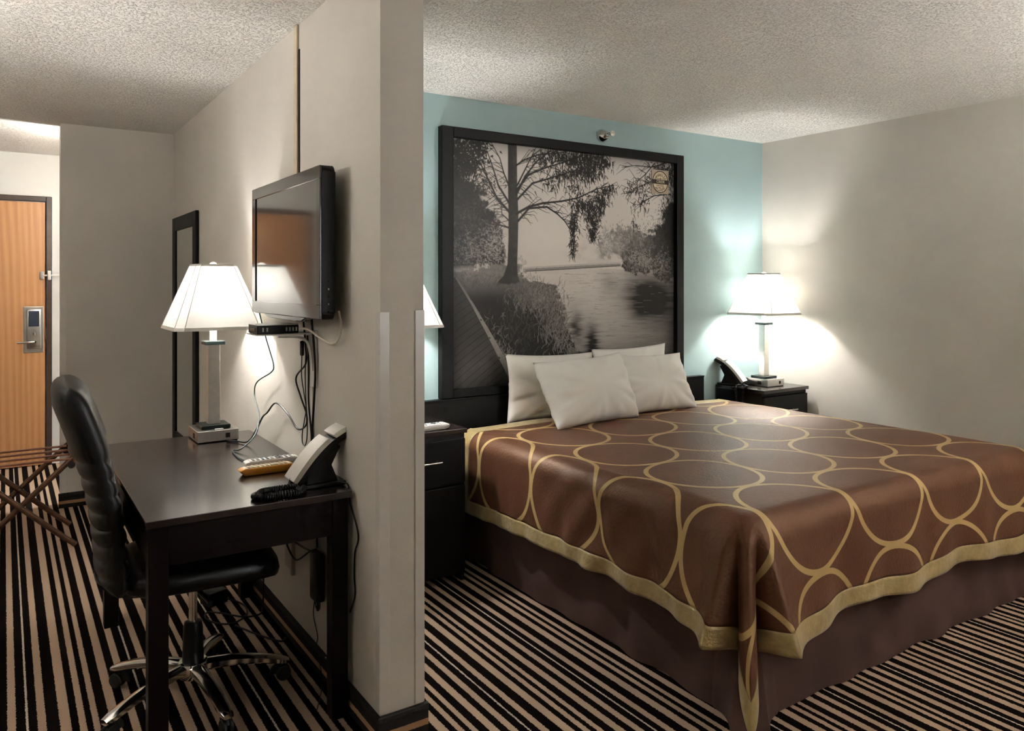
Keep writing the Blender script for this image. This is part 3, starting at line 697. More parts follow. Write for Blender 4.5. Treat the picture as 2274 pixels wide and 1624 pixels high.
# ------------------------------------------------------------------ luggage rack
RY0, RY1, RX0, RX1 = 4.80, 5.22, -.175, .325
t = thing('luggage_rack', 'folding bronze luggage rack with brown slats standing in front of the entrance door', 'luggage rack', ((RX0+RX1)/2, (RY0+RY1)/2, 0))
def rk(name, bm, mat, parent=None, **k): return at(obj(name, bm, mat, parent or t, **k), t.location)
for y in (RY0, RY1):
    s = 1 if y == RY0 else -1
    for flip in (0, 1):
        yy = y + (.0148 if flip else -.0148)
        xa, xb = (RX1, RX0) if flip else (RX0, RX1)
        bm = new_bm(); tube(bm, [(xa, yy, .487), (xa+(xb-xa)*.13, yy, .425), (xb-(xb-xa)*.16, yy, .085), (xb-(xb-xa)*.07, yy, .045), (xb, yy, .012)], .0145, 10, 5)
        rk('leg', bm, 'bronze', smooth=True)
    rk('pivot', lathe(new_bm(), [(.006, 0), (.006, .064), (.004, .066)], 10, ((RX0+RX1)/2, y-.033, .255), 'Y'), 'chrome', smooth=True)
for x, nm in ((RX0, 0), (RX1, 1)):
    sx = -1 if nm == 0 else 1
    bm = new_bm(); prism(bm, [(x-.016, .452), (x+.016, .452), (x+.016+sx*.016, .520), (x-.010+sx*.020, .520)], RY0-.03, RY1+.03, 'Y', .004)
    r_ = rk('end_rail', bm, 'rack_wood')
    for y in (RY0, RY1): rk('end_cap', lathe(new_bm(), [(.012, 0), (.018, .002), (.018, .016), (.012, .018)], 12, (x-.02*sx, y-.038, .448), 'Y'), 'rubber', r_, smooth=True)
for k in range(4):
    y = RY0+.015 + (RY1-RY0-.03)*k/3
    bm = new_bm(); bx(bm, (RX0+.018, y-.012, .468), (RX1-.018, y+.012, .478), .003); rk('slat', bm, 'rack_wood')

# ------------------------------------------------------------------ headboard, picture
HX0, HX1 = 1.775, 3.932
t = thing('headboard', 'low dark brown headboard panel below the large picture', 'headboard', ((HX0+HX1)/2, 3.645, 0))
at(obj('panel', bx(new_bm(), (HX0, 3.622, .10), (HX1, 3.660, .798), .002), 'espresso_black', t), t.location)
at(obj('top_rail', bx(new_bm(), (HX0, 3.618, .798), (HX1, 3.664, .806), .001), 'espresso_black', t), t.location)
for x in (HX0+.1, HX1-.18): at(obj('leg', bx(new_bm(), (x, 3.63, 0), (x+.08, 3.655, .10)), 'espresso_black', t), t.location)

FX0, FX1, FZ0, FZ1 = 1.945, 3.752, .807, 2.268
PX0, PX1, PZ0, PZ1 = 2.018, 3.690, .853, 2.212
FYF, FYB = 3.630, 3.676
t = thing('framed_picture', 'huge black framed black and white landscape picture above the bed', 'picture', ((FX0+FX1)/2, 3.655, FZ0))
bm = new_bm()
for lo, hi in (((FX0, FZ0), (PX0, FZ1)), ((PX1, FZ0), (FX1, FZ1)), ((PX0, PZ1), (PX1, FZ1)), ((PX0, FZ0), (PX1, PZ0))):
    bx(bm, (lo[0], FYF, lo[1]), (hi[0], FYB, hi[1]), .004)
at(obj('frame', bm, 'black_frame', t), t.location)
# the print itself, painted on a fine grid of coloured vertices
NXP, NYP = 690, 560
ss, tt = np.meshgrid(np.linspace(0, 1, NXP), np.linspace(0, 1, NYP))
def vnoise(x, y, seed):
    r = np.random.RandomState(seed).rand(257, 257); xi = np.floor(x).astype(int); yi = np.floor(y).astype(int); fx = x-xi; fy = y-yi
    fx = fx*fx*(3-2*fx); fy = fy*fy*(3-2*fy); a = lambda i, j: r[(yi+j) % 257, (xi+i) % 257]
    return (a(0, 0)*(1-fx)+a(1, 0)*fx)*(1-fy) + (a(0, 1)*(1-fx)+a(1, 1)*fx)*fy
def fbm(sx_, sy_, seed, o=4):
    v = 0; amp = .5; tot = 0
    for k in range(o): v = v+amp*vnoise(ss*sx_*2**k+7*k, tt*sy_*2**k+3*k, seed+k); tot += amp; amp *= .55
    return v/tot
def sstep(a, b_, x): q = np.clip((x-a)/(b_-a), 0, 1); return q*q*(3-2*q)
def ipl(pts, x): return np.interp(x, [p[0] for p in pts], [p[1] for p in pts])
ASP = 1.672/1.359
rng = np.random.RandomState(7)
def mark(img, a, b_, w0, w1, val, alpha=1.0):
    """one tapering brush mark from a to b, in picture fractions"""
    pad = max(w0, w1)*1.6+.004
    i0 = int(max(0, (min(a[1], b_[1])-pad)*(NYP-1))); i1 = int(min(NYP, (max(a[1], b_[1])+pad)*(NYP-1)+2)); j0 = int(max(0, (min(a[0], b_[0])-pad)*(NXP-1))); j1 = int(min(NXP, (max(a[0], b_[0])+pad)*(NXP-1)+2))
    if i1 <= i0 or j1 <= j0: return
    S, T_ = ss[i0:i1, j0:j1], tt[i0:i1, j0:j1]
    dx, dy = (b_[0]-a[0])*ASP, b_[1]-a[1]; px, py = (S-a[0])*ASP, T_-a[1]
    h = np.clip((px*dx+py*dy)/(dx*dx+dy*dy+1e-12), 0, 1); d_ = np.hypot(px-h*dx, py-h*dy); wd = w0+(w1-w0)*h
    mk = (1-sstep(wd*.6, wd*1.3+.0006, d_))*alpha; v = img[i0:i1, j0:j1]; v[...] = v*(1-mk)+val*mk
def stroke(img, pts, w0, w1, val):
    n = len(pts)-1
    for i, (a, b_) in enumerate(zip(pts, pts[1:])): mark(img, a, b_, w0+(w1-w0)*i/n, w0+(w1-w0)*(i+1)/n, val)
def leaves(img, cx_, cy_, rx, ry, n, ln, val, droop=0.0, alpha=.95, wd=.0018):
    for _ in range(n):
        x = cx_+rng.randn()*rx*.55; y = cy_+rng.randn()*ry*.55; an = rng.uniform(0, 2*PI) if rng.rand() > droop else PI/2+rng.randn()*.35; l_ = ln*rng.uniform(.5, 1.3)
        mark(img, (x, y), (x+math.cos(an)*l_/ASP, y+math.sin(an)*l_), wd*rng.uniform(.7, 1.4), wd*.3, val*rng.uniform(.6, 1.6), alpha)
rough = fbm(60, 52, 11, 4); fine = fbm(150, 130, 23, 2); leaf = fbm(95, 80, 31, 3)
g = .80 - .13*np.abs(ss-.45) - .08*(1-tt) + .10*np.exp(-((ss-.42)**2/.03+(tt-.38)**2/.03))      # misty sky
g = g-.20*np.exp(-((ss-.60)**2/.012+(tt-.445)**2/.0012))*sstep(.3, .6, fbm(24, 24, 5))
# grey bushes right of centre, nearer ones darker
for cx_, cy_, r_, val in ((.66, .405, .062, .40), (.72, .385, .065, .34), (.785, .385, .070, .27), (.83, .42, .080, .20), (.90, .41, .09, .12), (.97, .36, .10, .05), (1.0, .29, .10, .03), (.79, .465, .075, .16), (.86, .49, .07, .11), (.95, .47, .10, .06)):
    d_ = np.hypot((ss-cx_)*ASP, tt-cy_)+(rough-.5)*.09; mk = 1-sstep(r_*.80, r_*1.08, d_); g = g*(1-mk)+(val*(.45+1.1*leaf))*mk
    leaves(g, cx_, cy_-r_*.2, r_*.9, r_*.9, 170, .010, val*1.5, 0, .55, .0016); leaves(g, cx_, cy_-r_*.5, r_*1.1, r_*.7, 90, .008, val*.5, 0, .7, .0014)
# water
water = .70 - .42*sstep(.52, 1.0, tt) - .22*sstep(.55, 1, ss)*sstep(.5, .75, tt)
water = water + .10*(fbm(12, 120, 51, 3)-.5)
for cx_, cy_, rx, ry, dep in ((.66, .575, .04, .06, .22), (.80, .60, .10, .10, .46), (.93, .62, .10, .13, .50), (.82, .70, .06, .05, .20), (.51, .77, .030, .070, .42), (.585, .84, .030, .080, .44)):
    water = water-dep*np.exp(-(((ss-cx_+(fbm(6, 110, 61)-.5)*.06)/rx)**2+((tt-cy_)/ry)**2))
mk = sstep(.509, .517, tt+.006*(fine-.5)); mk = mk*(1-(1-sstep(.0, .03, tt-.50))*sstep(.70, .76, ss))
g = g*(1-mk)+np.clip(water, .02, 1)*mk
for _ in range(260):
    x = rng.uniform(.45, 1.0); y = .53+.45*rng.rand()**1.3; l_ = rng.uniform(.01, .05); mark(g, (x, y), (x+l_, y+rng.uniform(-.003, .003)), .0012, .0006, rng.choice([.05, .55])*(1.15-y*.8), .35)
# foot bridge across the water
br = ipl([(.26, .520), (.382, .512), (.542, .500), (.722, .489)], ss); mk = (ss > .262)*(ss < .725)*(1-sstep(.006, .010, np.abs(tt-br)))
g = g*(1-mk)+(.30+.28*(tt < br))*mk; stroke(g, [(.262, .530), (.40, .521), (.722, .498)], .002, .002, .10)
for cx_, cy_, r_ in ((.79, .475, .065), (.84, .50, .055), (.95, .51, .085)):
    d_ = np.hypot((ss-cx_)*ASP, (tt-cy_)*1.25)+(rough-.5)*.08; mk = 1-sstep(r_*.8, r_*1.1, d_); g = g*(1-mk)+(.05+.20*np.maximum(0, leaf-.42))*mk
    leaves(g, cx_, cy_-.02, r_*.9, r_*.7, 260, .012, .32, 0, .6, .0014)
# left wood
top = ipl([(-.01, .08), (.05, .14), (.10, .19), (.15, .25), (.19, .34), (.215, .45), (.23, .56)], ss)
mk = sstep(-.015, .02, tt-top+(rough-.5)*.14)*(1-sstep(.20, .225, ss+(rough-.5)*.05))*(1-sstep(.50, .54, tt)); g = g*(1-mk)+(.012+.10*np.maximum(0, leaf-.5))*mk
leaves(g, .08, .45, .09, .07, 420, .011, .30, 0, .55, .0016); leaves(g, .165, .42, .045, .10, 420, .010, .42, 0, .6, .0016); leaves(g, .09, .33, .09, .09, 260, .012, .10, 0, .6, .0016); leaves(g, .10, .18, .10, .04, 300, .012, .015, 0, .9, .0018)
# grass ground and bank
bk = np.interp(tt, [.49, .565, .588, .634, .689, .76, .831, .88, 1.0], [.262, .30, .425, .432, .445, .465, .49, .515, .54])
mk = sstep(.0, .012, tt-ipl([(-.01, .530), (.091, .514), (.181, .495), (.30, .492)], ss)+(fine-.5)*.02)*(1-sstep(-.012, .012, ss-bk+(rough-.5)*.07))
gr = .13+.20*fine*np.exp(-((tt-.53)/.05)**2) - .115*sstep(.56, .66, tt)
g = g*(1-mk)+np.clip(gr, .012, 1)*mk
def tufts(cx_, cy_, rx, ry, n, ln, val):
    for _ in range(n):
        x = cx_+rng.randn()*rx*.6; y = cy_+rng.randn()*ry*.6; an = -PI/2+rng.randn()*.55; l_ = ln*rng.uniform(.4, 1.4); mid = (x+math.cos(an)*l_*.6/ASP, y+math.sin(an)*l_*.6); tip = (mid[0]+math.cos(an+.6)*l_*.4/ASP, mid[1]+math.sin(an+.6)*l_*.4)
        v_ = val*rng.uniform(.3, 1.3); mark(g, (x, y), mid, .0016, .0012, v_, .7); mark(g, mid, tip, .0012, .0004, v_, .7)
tufts(.36, .66, .08, .05, 420, .030, .30); tufts(.30, .64, .06, .06, 250, .026, .20); tufts(.40, .74, .05, .10, 330, .034, .20); tufts(.44, .80, .035, .08, 200, .034, .26); tufts(.17, .86, .05, .09, 200, .030, .22); tufts(.27, .78, .10, .10, 260, .026, .07); tufts(.12, .58, .10, .03, 160, .012, .12); tufts(.21, .93, .03, .05, 140, .030, .38); tufts(.49, .89, .02, .03, 80, .030, .25)
for x, y in ((.27, .475), (.285, .49), (.278, .53), (.295, .545), (.31, .56), (.10, .512), (.13, .508)): leaves(g, x, y, .012, .010, 26, .010, .55, 0, .7, .0022)
# tree
tl = [(-.02, .220), (.17, .220), (.29, .222), (.39, .222), (.50, .218), (.547, .203), (.576, .178)]; trr = [(-.02, .256), (.17, .258), (.29, .263), (.39, .261), (.50, .258), (.547, .260), (.576, .270)]
lx, rx_ = ipl(tl, tt), ipl(trr, tt); mk = sstep(-.002, .002, ss-lx)*(1-sstep(-.002, .002, ss-rx_))*(1-sstep(.572, .585, tt+(rough-.5)*.02))
g = g*(1-mk)+(.016+.07*np.clip((ss-lx)/(rx_-lx+1e-6), 0, 1)*rough)*mk
BR = (([(.232, .288), (.175, .226), (.146, .161), (.112, .092), (.084, .015)], .006), ([(.225, .244), (.181, .173), (.16, .102), (.125, .003)], .005), ([(.232, .191), (.203, .12), (.188, .062), (.153, -.001)], .004),
      ([(.228, .348), (.181, .336), (.139, .309), (.112, .274)], .004), ([(.225, .318), (.196, .291), (.192, .232)], .003), ([(.254, .287), (.306, .254), (.367, .234), (.445, .221), (.525, .199), (.609, .153), (.686, .13)], .006),
      ([(.254, .205), (.291, .126), (.336, .061), (.398, .008)], .006), ([(.254, .189), (.306, .117), (.382, .079), (.461, .048), (.542, .007)], .005), ([(.258, .227), (.321, .153), (.398, .124), (.477, .092), (.575, .059)], .005),
      ([(.254, .084), (.283, .059), (.343, .029), (.429, .012), (.509, -.013)], .004), ([(.261, .317), (.306, .261), (.382, .249), (.429, .277), (.461, .306), (.485, .343)], .0055), ([(.258, .167), (.306, .064), (.336, 0)], .004),
      ([(.982, -.009), (.877, .028), (.803, .027), (.73, .043)], .003), ([(.973, .018), (.877, .096), (.803, .136), (.766, .172)], .003), ([(.982, .147), (.896, .162), (.84, .192), (.821, .219)], .003), ([(.896, .009), (.849, .065), (.785, .121)], .003))
for pts, w0 in BR:
    stroke(g, pts, w0, w0*.3, .015)
    for i in range(1, len(pts)):                       # side twigs
        for _ in range(4):
            q = rng.rand(); x = pts[i-1][0]+(pts[i][0]-pts[i-1][0])*q; y = pts[i-1][1]+(pts[i][1]-pts[i-1][1])*q; sg = 1 if pts[-1][0] > pts[0][0] else -1
            an = rng.uniform(-.9, .7); l_ = rng.uniform(.03, .08); x2 = x+sg*math.cos(an)*l_/ASP; y2 = y+math.sin(an)*l_
            mark(g, (x, y), (x2, y2), .0016, .0008, .02, .9); mark(g, (x2, y2), (x2+sg*.015, y2+rng.uniform(0, .03)), .0009, .0005, .03, .8)
for cx_, cy_, rx, ry, n in ((.03, .043, .07, .07, 420), (.07, .10, .05, .05, 200), (.10, .03, .05, .05, 160), (.02, .13, .05, .05, 200)): leaves(g, cx_, cy_, rx, ry, n, .014, .012, 0, 1, .0034)
for cx_, cy_, rx, ry, n in ((.592, .01, .06, .05, 260), (.542, .035, .06, .05, 230), (.64, .03, .04, .03, 110), (.493, .036, .05, .03, 130), (.43, .02, .05, .03, 110), (.37, .045, .05, .03, 80), (.592, .085, .045, .045, 150), (.525, .09, .06, .035, 150), (.45, .10, .06, .03, 110), (.40, .15, .05, .03, 50), (.50, .16, .06, .03, 60),
                            (.626, .20, .04, .03, 130), (.66, .15, .035, .025, 90), (.575, .236, .035, .045, 150), (.592, .30, .028, .05, 170), (.588, .36, .020, .03, 70), (.525, .24, .035, .045, 130), (.501, .32, .018, .05, 110), (.50, .395, .014, .045, 70), (.497, .44, .008, .025, 26), (.62, .245, .03, .03, 80), (.924, .03, .05, .04, 110), (.98, .06, .035, .07, 150), (.87, .10, .04, .04, 60), (.80, .13, .04, .03, 40), (.84, .19, .025, .05, 50), (.76, .16, .02, .05, 16), (.96, .20, .03, .06, 60), (.79, .26, .02, .05, 18)):
    leaves(g, cx_, cy_, rx, ry, n, .022, .014, .75, .95, .0019)
# board walk with its kerb beam
bmx = np.interp(tt, [.558, .666, .807, .898, .999], [.017, .077, .146, .188, .236]); on = (tt > .555)
mk = on*(1-sstep(-.002, .002, ss-bmx)); dk_ = .045+.015*rough; pl_ = np.abs(((tt*1.25+ss*.55*(1+tt))*24) % 1-.5); dk_ = dk_*(1-.75*(1-sstep(.02, .06, pl_)))*(1+.9*sstep(.75, 1.0, tt))
g = g*(1-mk)+dk_*mk
bw = .007+.020*sstep(.55, 1.0, tt); mk = on*sstep(-.002, .001, ss-bmx)*(1-sstep(-.001, .002, ss-bmx-bw)); g = g*(1-mk)+(.24+.14*rough)*mk
for q in (.20, .40, .58, .78): mark(g, (np.interp(q, [0, 1], [.03, .22])+.006, .558+.42*q), (np.interp(q, [0, 1], [.03, .22])+.009, .562+.42*q), .002, .002, .02)
# print is darker towards its edges
ed = np.minimum(np.minimum(ss*1.23, (1-ss)*1.23), np.minimum(tt+.03, 1-tt)); g = g*(.30+.70*sstep(-.02, .10, ed))
g = np.clip(g, .006, .90)
colr = np.stack([g*1.03, g*.97, g*.93, np.ones_like(g)], -1).astype(np.float32)
xs = PX0+ss*(PX1-PX0); zs = PZ1-tt*(PZ1-PZ0)
me = bpy.data.meshes.new('print')
idx = np.arange(NXP*NYP).reshape(NYP, NXP)
quads = np.stack([idx[:-1, :-1], idx[1:, :-1], idx[1:, 1:], idx[:-1, 1:]], -1).reshape(-1, 4)
co = np.stack([xs, np.full_like(xs, 3.664), zs], -1).reshape(-1, 3) - np.array(t.location)
me.vertices.add(len(co)); me.vertices.foreach_set('co', co.astype(np.float32).ravel())
me.loops.add(quads.size); me.loops.foreach_set('vertex_index', quads.astype(np.int32).ravel())
me.polygons.add(len(quads)); me.polygons.foreach_set('loop_start', np.arange(0, quads.size, 4, dtype=np.int32)); me.polygons.foreach_set('loop_total', np.full(len(quads), 4, dtype=np.int32))
me.update(calc_edges=True)
ca = me.color_attributes.new('print', 'FLOAT_COLOR', 'POINT'); ca.data.foreach_set('color', colr.ravel())
m, nt, b = nodes_of('landscape_print')
at_ = N(nt, 'ShaderNodeVertexColor', layer_name='print'); L(nt, at_.outputs['Color'], b.inputs['Base Color']); b.inputs['Roughness'].default_value = .35; b.inputs['Specular IOR Level'].default_value = .3
me.materials.append(m)
o = bpy.data.objects.new('print', me); COL.objects.link(o); o.parent = t; o['label'] = 'black and white print of a tree beside a misty river'
at(obj('backing_board', bx(new_bm(), (PX0, 3.668, PZ0), (PX1, 3.675, PZ1)), 'black_frame', t), t.location)

# plaque on the picture
QX, QZ = 3.563, 2.084
t = thing('hotel_plaque', 'small tan oval-crested hotel plaque at the upper right corner of the picture', 'plaque', (QX, 3.660, QZ-.077))
def pq(name, bm, mat, **k): return at(obj(name, bm, mat, t, **k), t.location)
pq('card', bx(new_bm(), (QX-.075, 3.6585, QZ-.077), (QX+.075, 3.6630, QZ+.077), .001), 'plaque_tan')
def ellipse_ring(bm, rx, rz, wd, y0, y1, n=48):
    A = []
    for k in range(n):
        a = 2*PI*k/n; c_, s_ = math.cos(a), math.sin(a)
        A.append([bm.verts.new((QX+(rx+q)*c_, y, QZ+(rz+q)*s_)) for q, y in ((0, y0), (wd, y0), (wd, y1), (0, y1))])
    for k in range(n):
        a_, b_ = A[k], A[(k+1) % n]
        for i in range(4): bm.faces.new([a_[i], a_[(i+1) % 4], b_[(i+1) % 4], b_[i]])
bm = new_bm(); prism(bm, [(QX+.064*math.cos(2*PI*k/40), QZ+.066*math.sin(2*PI*k/40)) for k in range(40)], 3.6578, 3.6586, 'Y'); pq('oval', bm, 'plaque_cream')
bm = new_bm(); ellipse_ring(bm, .064, .066, .005, 3.6570, 3.6586); pq('oval_ring', bm, 'plaque_ink')
bm = new_bm(); bx(bm, (QX-.074, 3.6566, QZ-.014), (QX+.074, 3.6580, QZ+.014)); pq('banner', bm, 'plaque_ink')
def text_part(name, s, size, x, z, y, mat, rot=0, sxs=1.0):
    cu = bpy.data.curves.new(name, 'FONT'); cu.body = s; cu.size = size; cu.extrude = .0003; cu.align_x = 'CENTER'; cu.align_y = 'CENTER'; cu.resolution_u = 2
    ob = bpy.data.objects.new('tmp', cu); COL.objects.link(ob)
    dg = bpy.context.evaluated_depsgraph_get(); me = bpy.data.meshes.new_from_object(ob.evaluated_get(dg)); bpy.data.objects.remove(ob); bpy.data.curves.remove(cu)
    me.name = name
    me.transform(Matrix.Diagonal((sxs, 1, 1, 1))); me.transform(Matrix.Rotation(PI/2, 4, 'X')); me.transform(Matrix.Rotation(rot, 4, 'Y')); me.transform(Matrix.Translation((x, y, z)))
    me.materials.clear(); me.materials.append(M(mat)); o = bpy.data.objects.new(name, me); COL.objects.link(o); o.parent = t
    return at(o, t.location)
for k, c_ in enumerate('WRANGLER'):
    a = math.radians(152 - (152-28)*k/7)
    text_part('letter', c_, .026, QX+.047*math.cos(a), QZ+.047*math.sin(a)-.002, 3.6572, 'plaque_ink', (PI/2-a)*.75, .8)
text_part('banner_text', 'CREEK', .025, QX+.002, QZ, 3.6562, 'plaque_cream')
text_part('lower_text', '· HOTEL ·', .021, QX, QZ-.025, 3.6572, 'plaque_ink')
bm = new_bm()
for z, xs_ in ((-.038, (-.036, -.006, .028)), (-.046, (-.030, .004, .026)), (-.055, (-.012, .012))):
    for x in xs_: bx(bm, (QX+x-.011, 3.6570, QZ+z-.0018), (QX+x+.011, 3.6577, QZ+z+.0018))
pq('small_print', bm, 'plaque_ink')
bm = new_bm(); bx(bm, (QX-.03, 3.6570, QZ+.0185), (QX-.008, 3.6577, QZ+.0215)); bx(bm, (QX+.008, 3.6570, QZ+.0185), (QX+.03, 3.6577, QZ+.0215)); prism(bm, [(QX-.005, QZ+.020), (QX, QZ+.027), (QX+.005, QZ+.020), (QX, QZ+.014)], 3.6570, 3.6577, 'Y'); pq('ornament', bm, 'plaque_ink')

# fire sprinkler above the picture
t = thing('fire_sprinkler', 'chrome fire sprinkler head on the blue wall above the picture', 'sprinkler', (3.085, YH, 2.33))
def sp(name, bm, mat, **k): return at(obj(name, bm, mat, t, **k), t.location)
sp('escutcheon', lathe(new_bm(), [(.040, 0), (.041, -.004), (.036, -.016), (.026, -.040), (.020, -.046)], 28, (3.085, YH-.001, 2.335), 'Y'), 'chrome', smooth=True)
sp('nozzle', lathe(new_bm(), [(.014, -.046), (.014, -.062), (.009, -.066)], 18, (3.085, YH-.001, 2.335), 'Y'), 'chrome', smooth=True)
bm = new_bm(); tube(bm, [(3.072, YH-.06, 2.335), (3.070, YH-.078, 2.335), (3.085, YH-.10, 2.335)], .003, 8); tube(bm, [(3.098, YH-.06, 2.335), (3.100, YH-.078, 2.335), (3.085, YH-.10, 2.335)], .003, 8)
sp('yoke', bm, 'chrome', smooth=True)
bm = new_bm(); bx(bm, (3.062, YH-.108, 2.338), (3.108, YH-.070, 2.341)); lathe(bm, [(.004, -.098), (.018, -.101), (.018, -.104), (.003, -.106)], 16, (3.085, YH, 2.335), 'Y')
sp('deflector', bm, 'chrome')

# ------------------------------------------------------------------ nightstands
def make_nightstand():
    """front toward -Y; origin at the middle of the floor print; 0.465 wide, 0.405 deep"""
    t = thing('nightstand', '', 'nightstand')
    W2, D2, H_ = .2325, .2025, .731
    obj('top', bx(new_bm(), (-W2, -D2, H_-.022), (W2, D2, H_), .002), 'espresso_lacquer', t)
    bm = new_bm()
    bx(bm, (-W2+.006, -D2+.02, 0), (-W2+.024, D2-.004, H_-.022)); bx(bm, (W2-.024, -D2+.02, 0), (W2-.006, D2-.004, H_-.022)); bx(bm, (-W2+.024, D2-.016, .03), (W2-.024, D2-.004, H_-.022)); bx(bm, (-W2+.024, -D2+.03, .03), (W2-.024, D2-.016, .05))
    bx(bm, (-W2+.024, -D2+.022, H_-.052), (W2-.024, -D2+.040, H_-.022)); bx(bm, (-W2+.024, -D2+.022, .462), (W2-.024, -D2+.040, .474))
    obj('carcass', bm, 'espresso_black', t)
    d_ = obj('drawer', bx(new_bm(), (-W2+.010, -D2+.004, .476), (W2-.010, -D2+.021, H_-.047), .002), 'espresso_black', t)
    bm = new_bm(); tube(bm, [(-.085, -D2-.022, .588), (.085, -D2-.022, .588)], .0055, 10, 0)
    for x in (-.07, .07): tube(bm, [(x, -D2+.005, .588), (x, -D2-.022, .588)], .004, 8, 0)
    obj('handle', bm, 'brushed_nickel', d_, smooth=True)
    dd = obj('door_panel', bx(new_bm(), (-W2+.010, -D2+.004, .05), (W2-.010, -D2+.021, .460), .002), 'espresso_black', t)
    return t
n1 = make_nightstand(); n1.location = (1.624, 3.4095, 0); tag(n1, 'dark nightstand on the left of the bed beside the partition', 'nightstand', 'pair of nightstands')
n2 = copy_tree(n1); n2.location = (4.3225, 3.4625, 0); tag(n2, 'dark nightstand on the right of the bed under the telephone', 'nightstand', 'pair of nightstands')

# ------------------------------------------------------------------ bed
BXL, BXR, BYF, BYH, BT = 1.975, 3.985, 1.635, 3.600, .662
t = thing('bed', 'king size bed with a brown gathered skirt', 'bed', ((BXL+BXR)/2, (BYF+BYH)/2, 0))
at(obj('mattress', bx(new_bm(), (BXL+.035, BYF+.035, .36), (BXR-.035, 3.480, BT-.014), .06, 4), 'mattress_cloth', t, smooth=True), t.location)
at(obj('box_spring', bx(new_bm(), (BXL+.09, BYF+.09, .06), (BXR-.09, 3.480, .36), .01), 'mattress_cloth', t), t.location)
def skirt_pt(q, h):
    """q: metres along left side (head to foot), foot, right side; h: 0 floor .. 1 top"""
    x0, x1, yf, yh = BXL+.048, BXR-.048, BYF+.040, BYH-.01
    A, B = yh-yf, x1-x0
    if q < A: p, n_, dc = Vector((x0, yh-q, 0)), Vector((-1, 0, 0)), A-q
    elif q < A+B: p, n_, dc = Vector((x0+q-A, yf, 0)), Vector((0, -1, 0)), min(q-A, A+B-q)
    else: p, n_, dc = Vector((x1, yf+q-A-B, 0)), Vector((1, 0, 0)), q-A-B
    near = math.exp(-dc/.10)
    wv = .005*math.sin(q*11+1.9*math.sin(q*4.1)) + .003*math.sin(q*31+2+3*h) + .004*math.sin(q*19-5*h) + .028*near*math.cos(dc*26)
    drop = (1-h)
    out = n_*(wv*(.25+drop) + .020*drop + .045*near*drop)
    if near > .3 and abs(q-A) < .15: out += Vector((-.020, -.020, 0))*drop*near
    p = p+out; p.z = .004 + .345*h + .010*math.sin(q*9)*0
    return p
A_, B_ = BYH-.01-BYF-.040, BXR-BXL-.096
qs = list(np.linspace(0, A_-.25, 70)) + list(np.linspace(A_-.245, A_+.25, 70)) + list(np.linspace(A_+.26, A_+B_-.1, 80)) + list(np.linspace(A_+B_-.09, 2*A_+B_, 60))
bm = new_bm(); grid_mesh(bm, [[skirt_pt(q, h/10) for q in qs] for h in range(11)])
at(obj('bed_skirt', bm, 'skirt_cloth', t, smooth=True, angle=80), t.location)

# bedspread
RR = .075; HEM_Z = .268; LO = RR*PI/2 + (BT-RR-HEM_Z)
fx0, fx1, fy0, fy1 = BXL+RR, BXR-RR, BYF+RR, 3.490
W_, D_ = fx1-fx0, fy1-fy0
def prof(s):
    if s <= RR*PI/2: return RR*math.sin(s/RR), RR*(1-math.cos(s/RR))
    return RR, RR+(s-RR*PI/2)
def spread_pt(u, v):
    a = -u if u < 0 else (u-W_ if u > W_ else 0); sxn = -1 if u < 0 else 1
    b_ = -v if v < 0 else 0
    cx_, cy_ = min(max(u, 0), W_)+fx0, max(v, 0)+fy0
    top = BT + .004*math.sin(u*5.1)*math.sin(v*4.3)
    if a == 0 and b_ == 0:
        return (cx_, cy_, top + .004*math.sin(u*7+1)*math.sin(v*6))
    if b_ == 0:                       # left or right drape
        h, dz = prof(a); f = max(0, dz-.04)/.36; near = math.exp(-v/.10)
        wave = .005*math.sin(v*7+.6) + .004*math.sin(v*23+1.1+a*6) + .003*math.sin(v*47)
        fold = .010*math.sin(21*(v+.55*dz)+.4)*math.exp(-((v-.45)/.42)**2) + (.006*math.sin(33*(v-.7*dz)))*math.exp(-((v-.75)/.30)**2)
        h += f*(wave + .014) + fold*min(1, dz/.12) + near*max(0, dz-.03)*.34
        return (cx_+sxn*h, cy_, top-dz+.012*f*math.sin(v*1.9+.4))
    if a == 0:                        # foot drape
        h, dz = prof(b_); f = max(0, dz-.04)/.36; near = math.exp(-min(u, 9)/.13); near2 = math.exp(-(W_-u)/.13)
        wave = .014*math.sin(u*9.5+.4) + .010*math.sin(u*23+1.7)
        h += f*(wave*(1-near)+.016) + (near+near2)*max(0, dz-.03)*.34
        return (cx_, cy_-h, top-dz-.014*math.sin(u*8.3+.5)*f*(1-near))
    r = math.hypot(a, b_); th = math.atan2(b_, a)
    h, dz = prof(r); k = max(0, dz-.03)
    fold = .5+.5*math.cos(8*th)
    h += max(0, dz-.04)/.36*.014 + k*(.34*fold*(1-.35*math.sin(2*th)) - .10*(1-fold))
    ang = th + .10*math.sin(4*th)*0
    dz *= 1+.10*math.sin(2*th)**2
    z = max(top-dz, .006)
    return (cx_+sxn*h*math.cos(ang), cy_-h*math.sin(ang), z)
HB, HBH = .068, .105
def axis_vals(segs):
    out = []
    for a, b_, n in segs: out += list(np.linspace(a, b_, n+1))[:-1]
    return out+[segs[-1][1]]
us = axis_vals([(-LO, -LO+HB, 6), (-LO+HB, -.12, 26), (-.12, 0, 12), (0, W_, 90), (W_, W_+.12, 10), (W_+.12, W_+LO-HB, 20), (W_+LO-HB, W_+LO, 5)])
vs = axis_vals([(-LO, -LO+HB, 6), (-LO+HB, -.12, 26), (-.12, 0, 12), (0, D_-HBH, 110), (D_-HBH, D_, 8)])
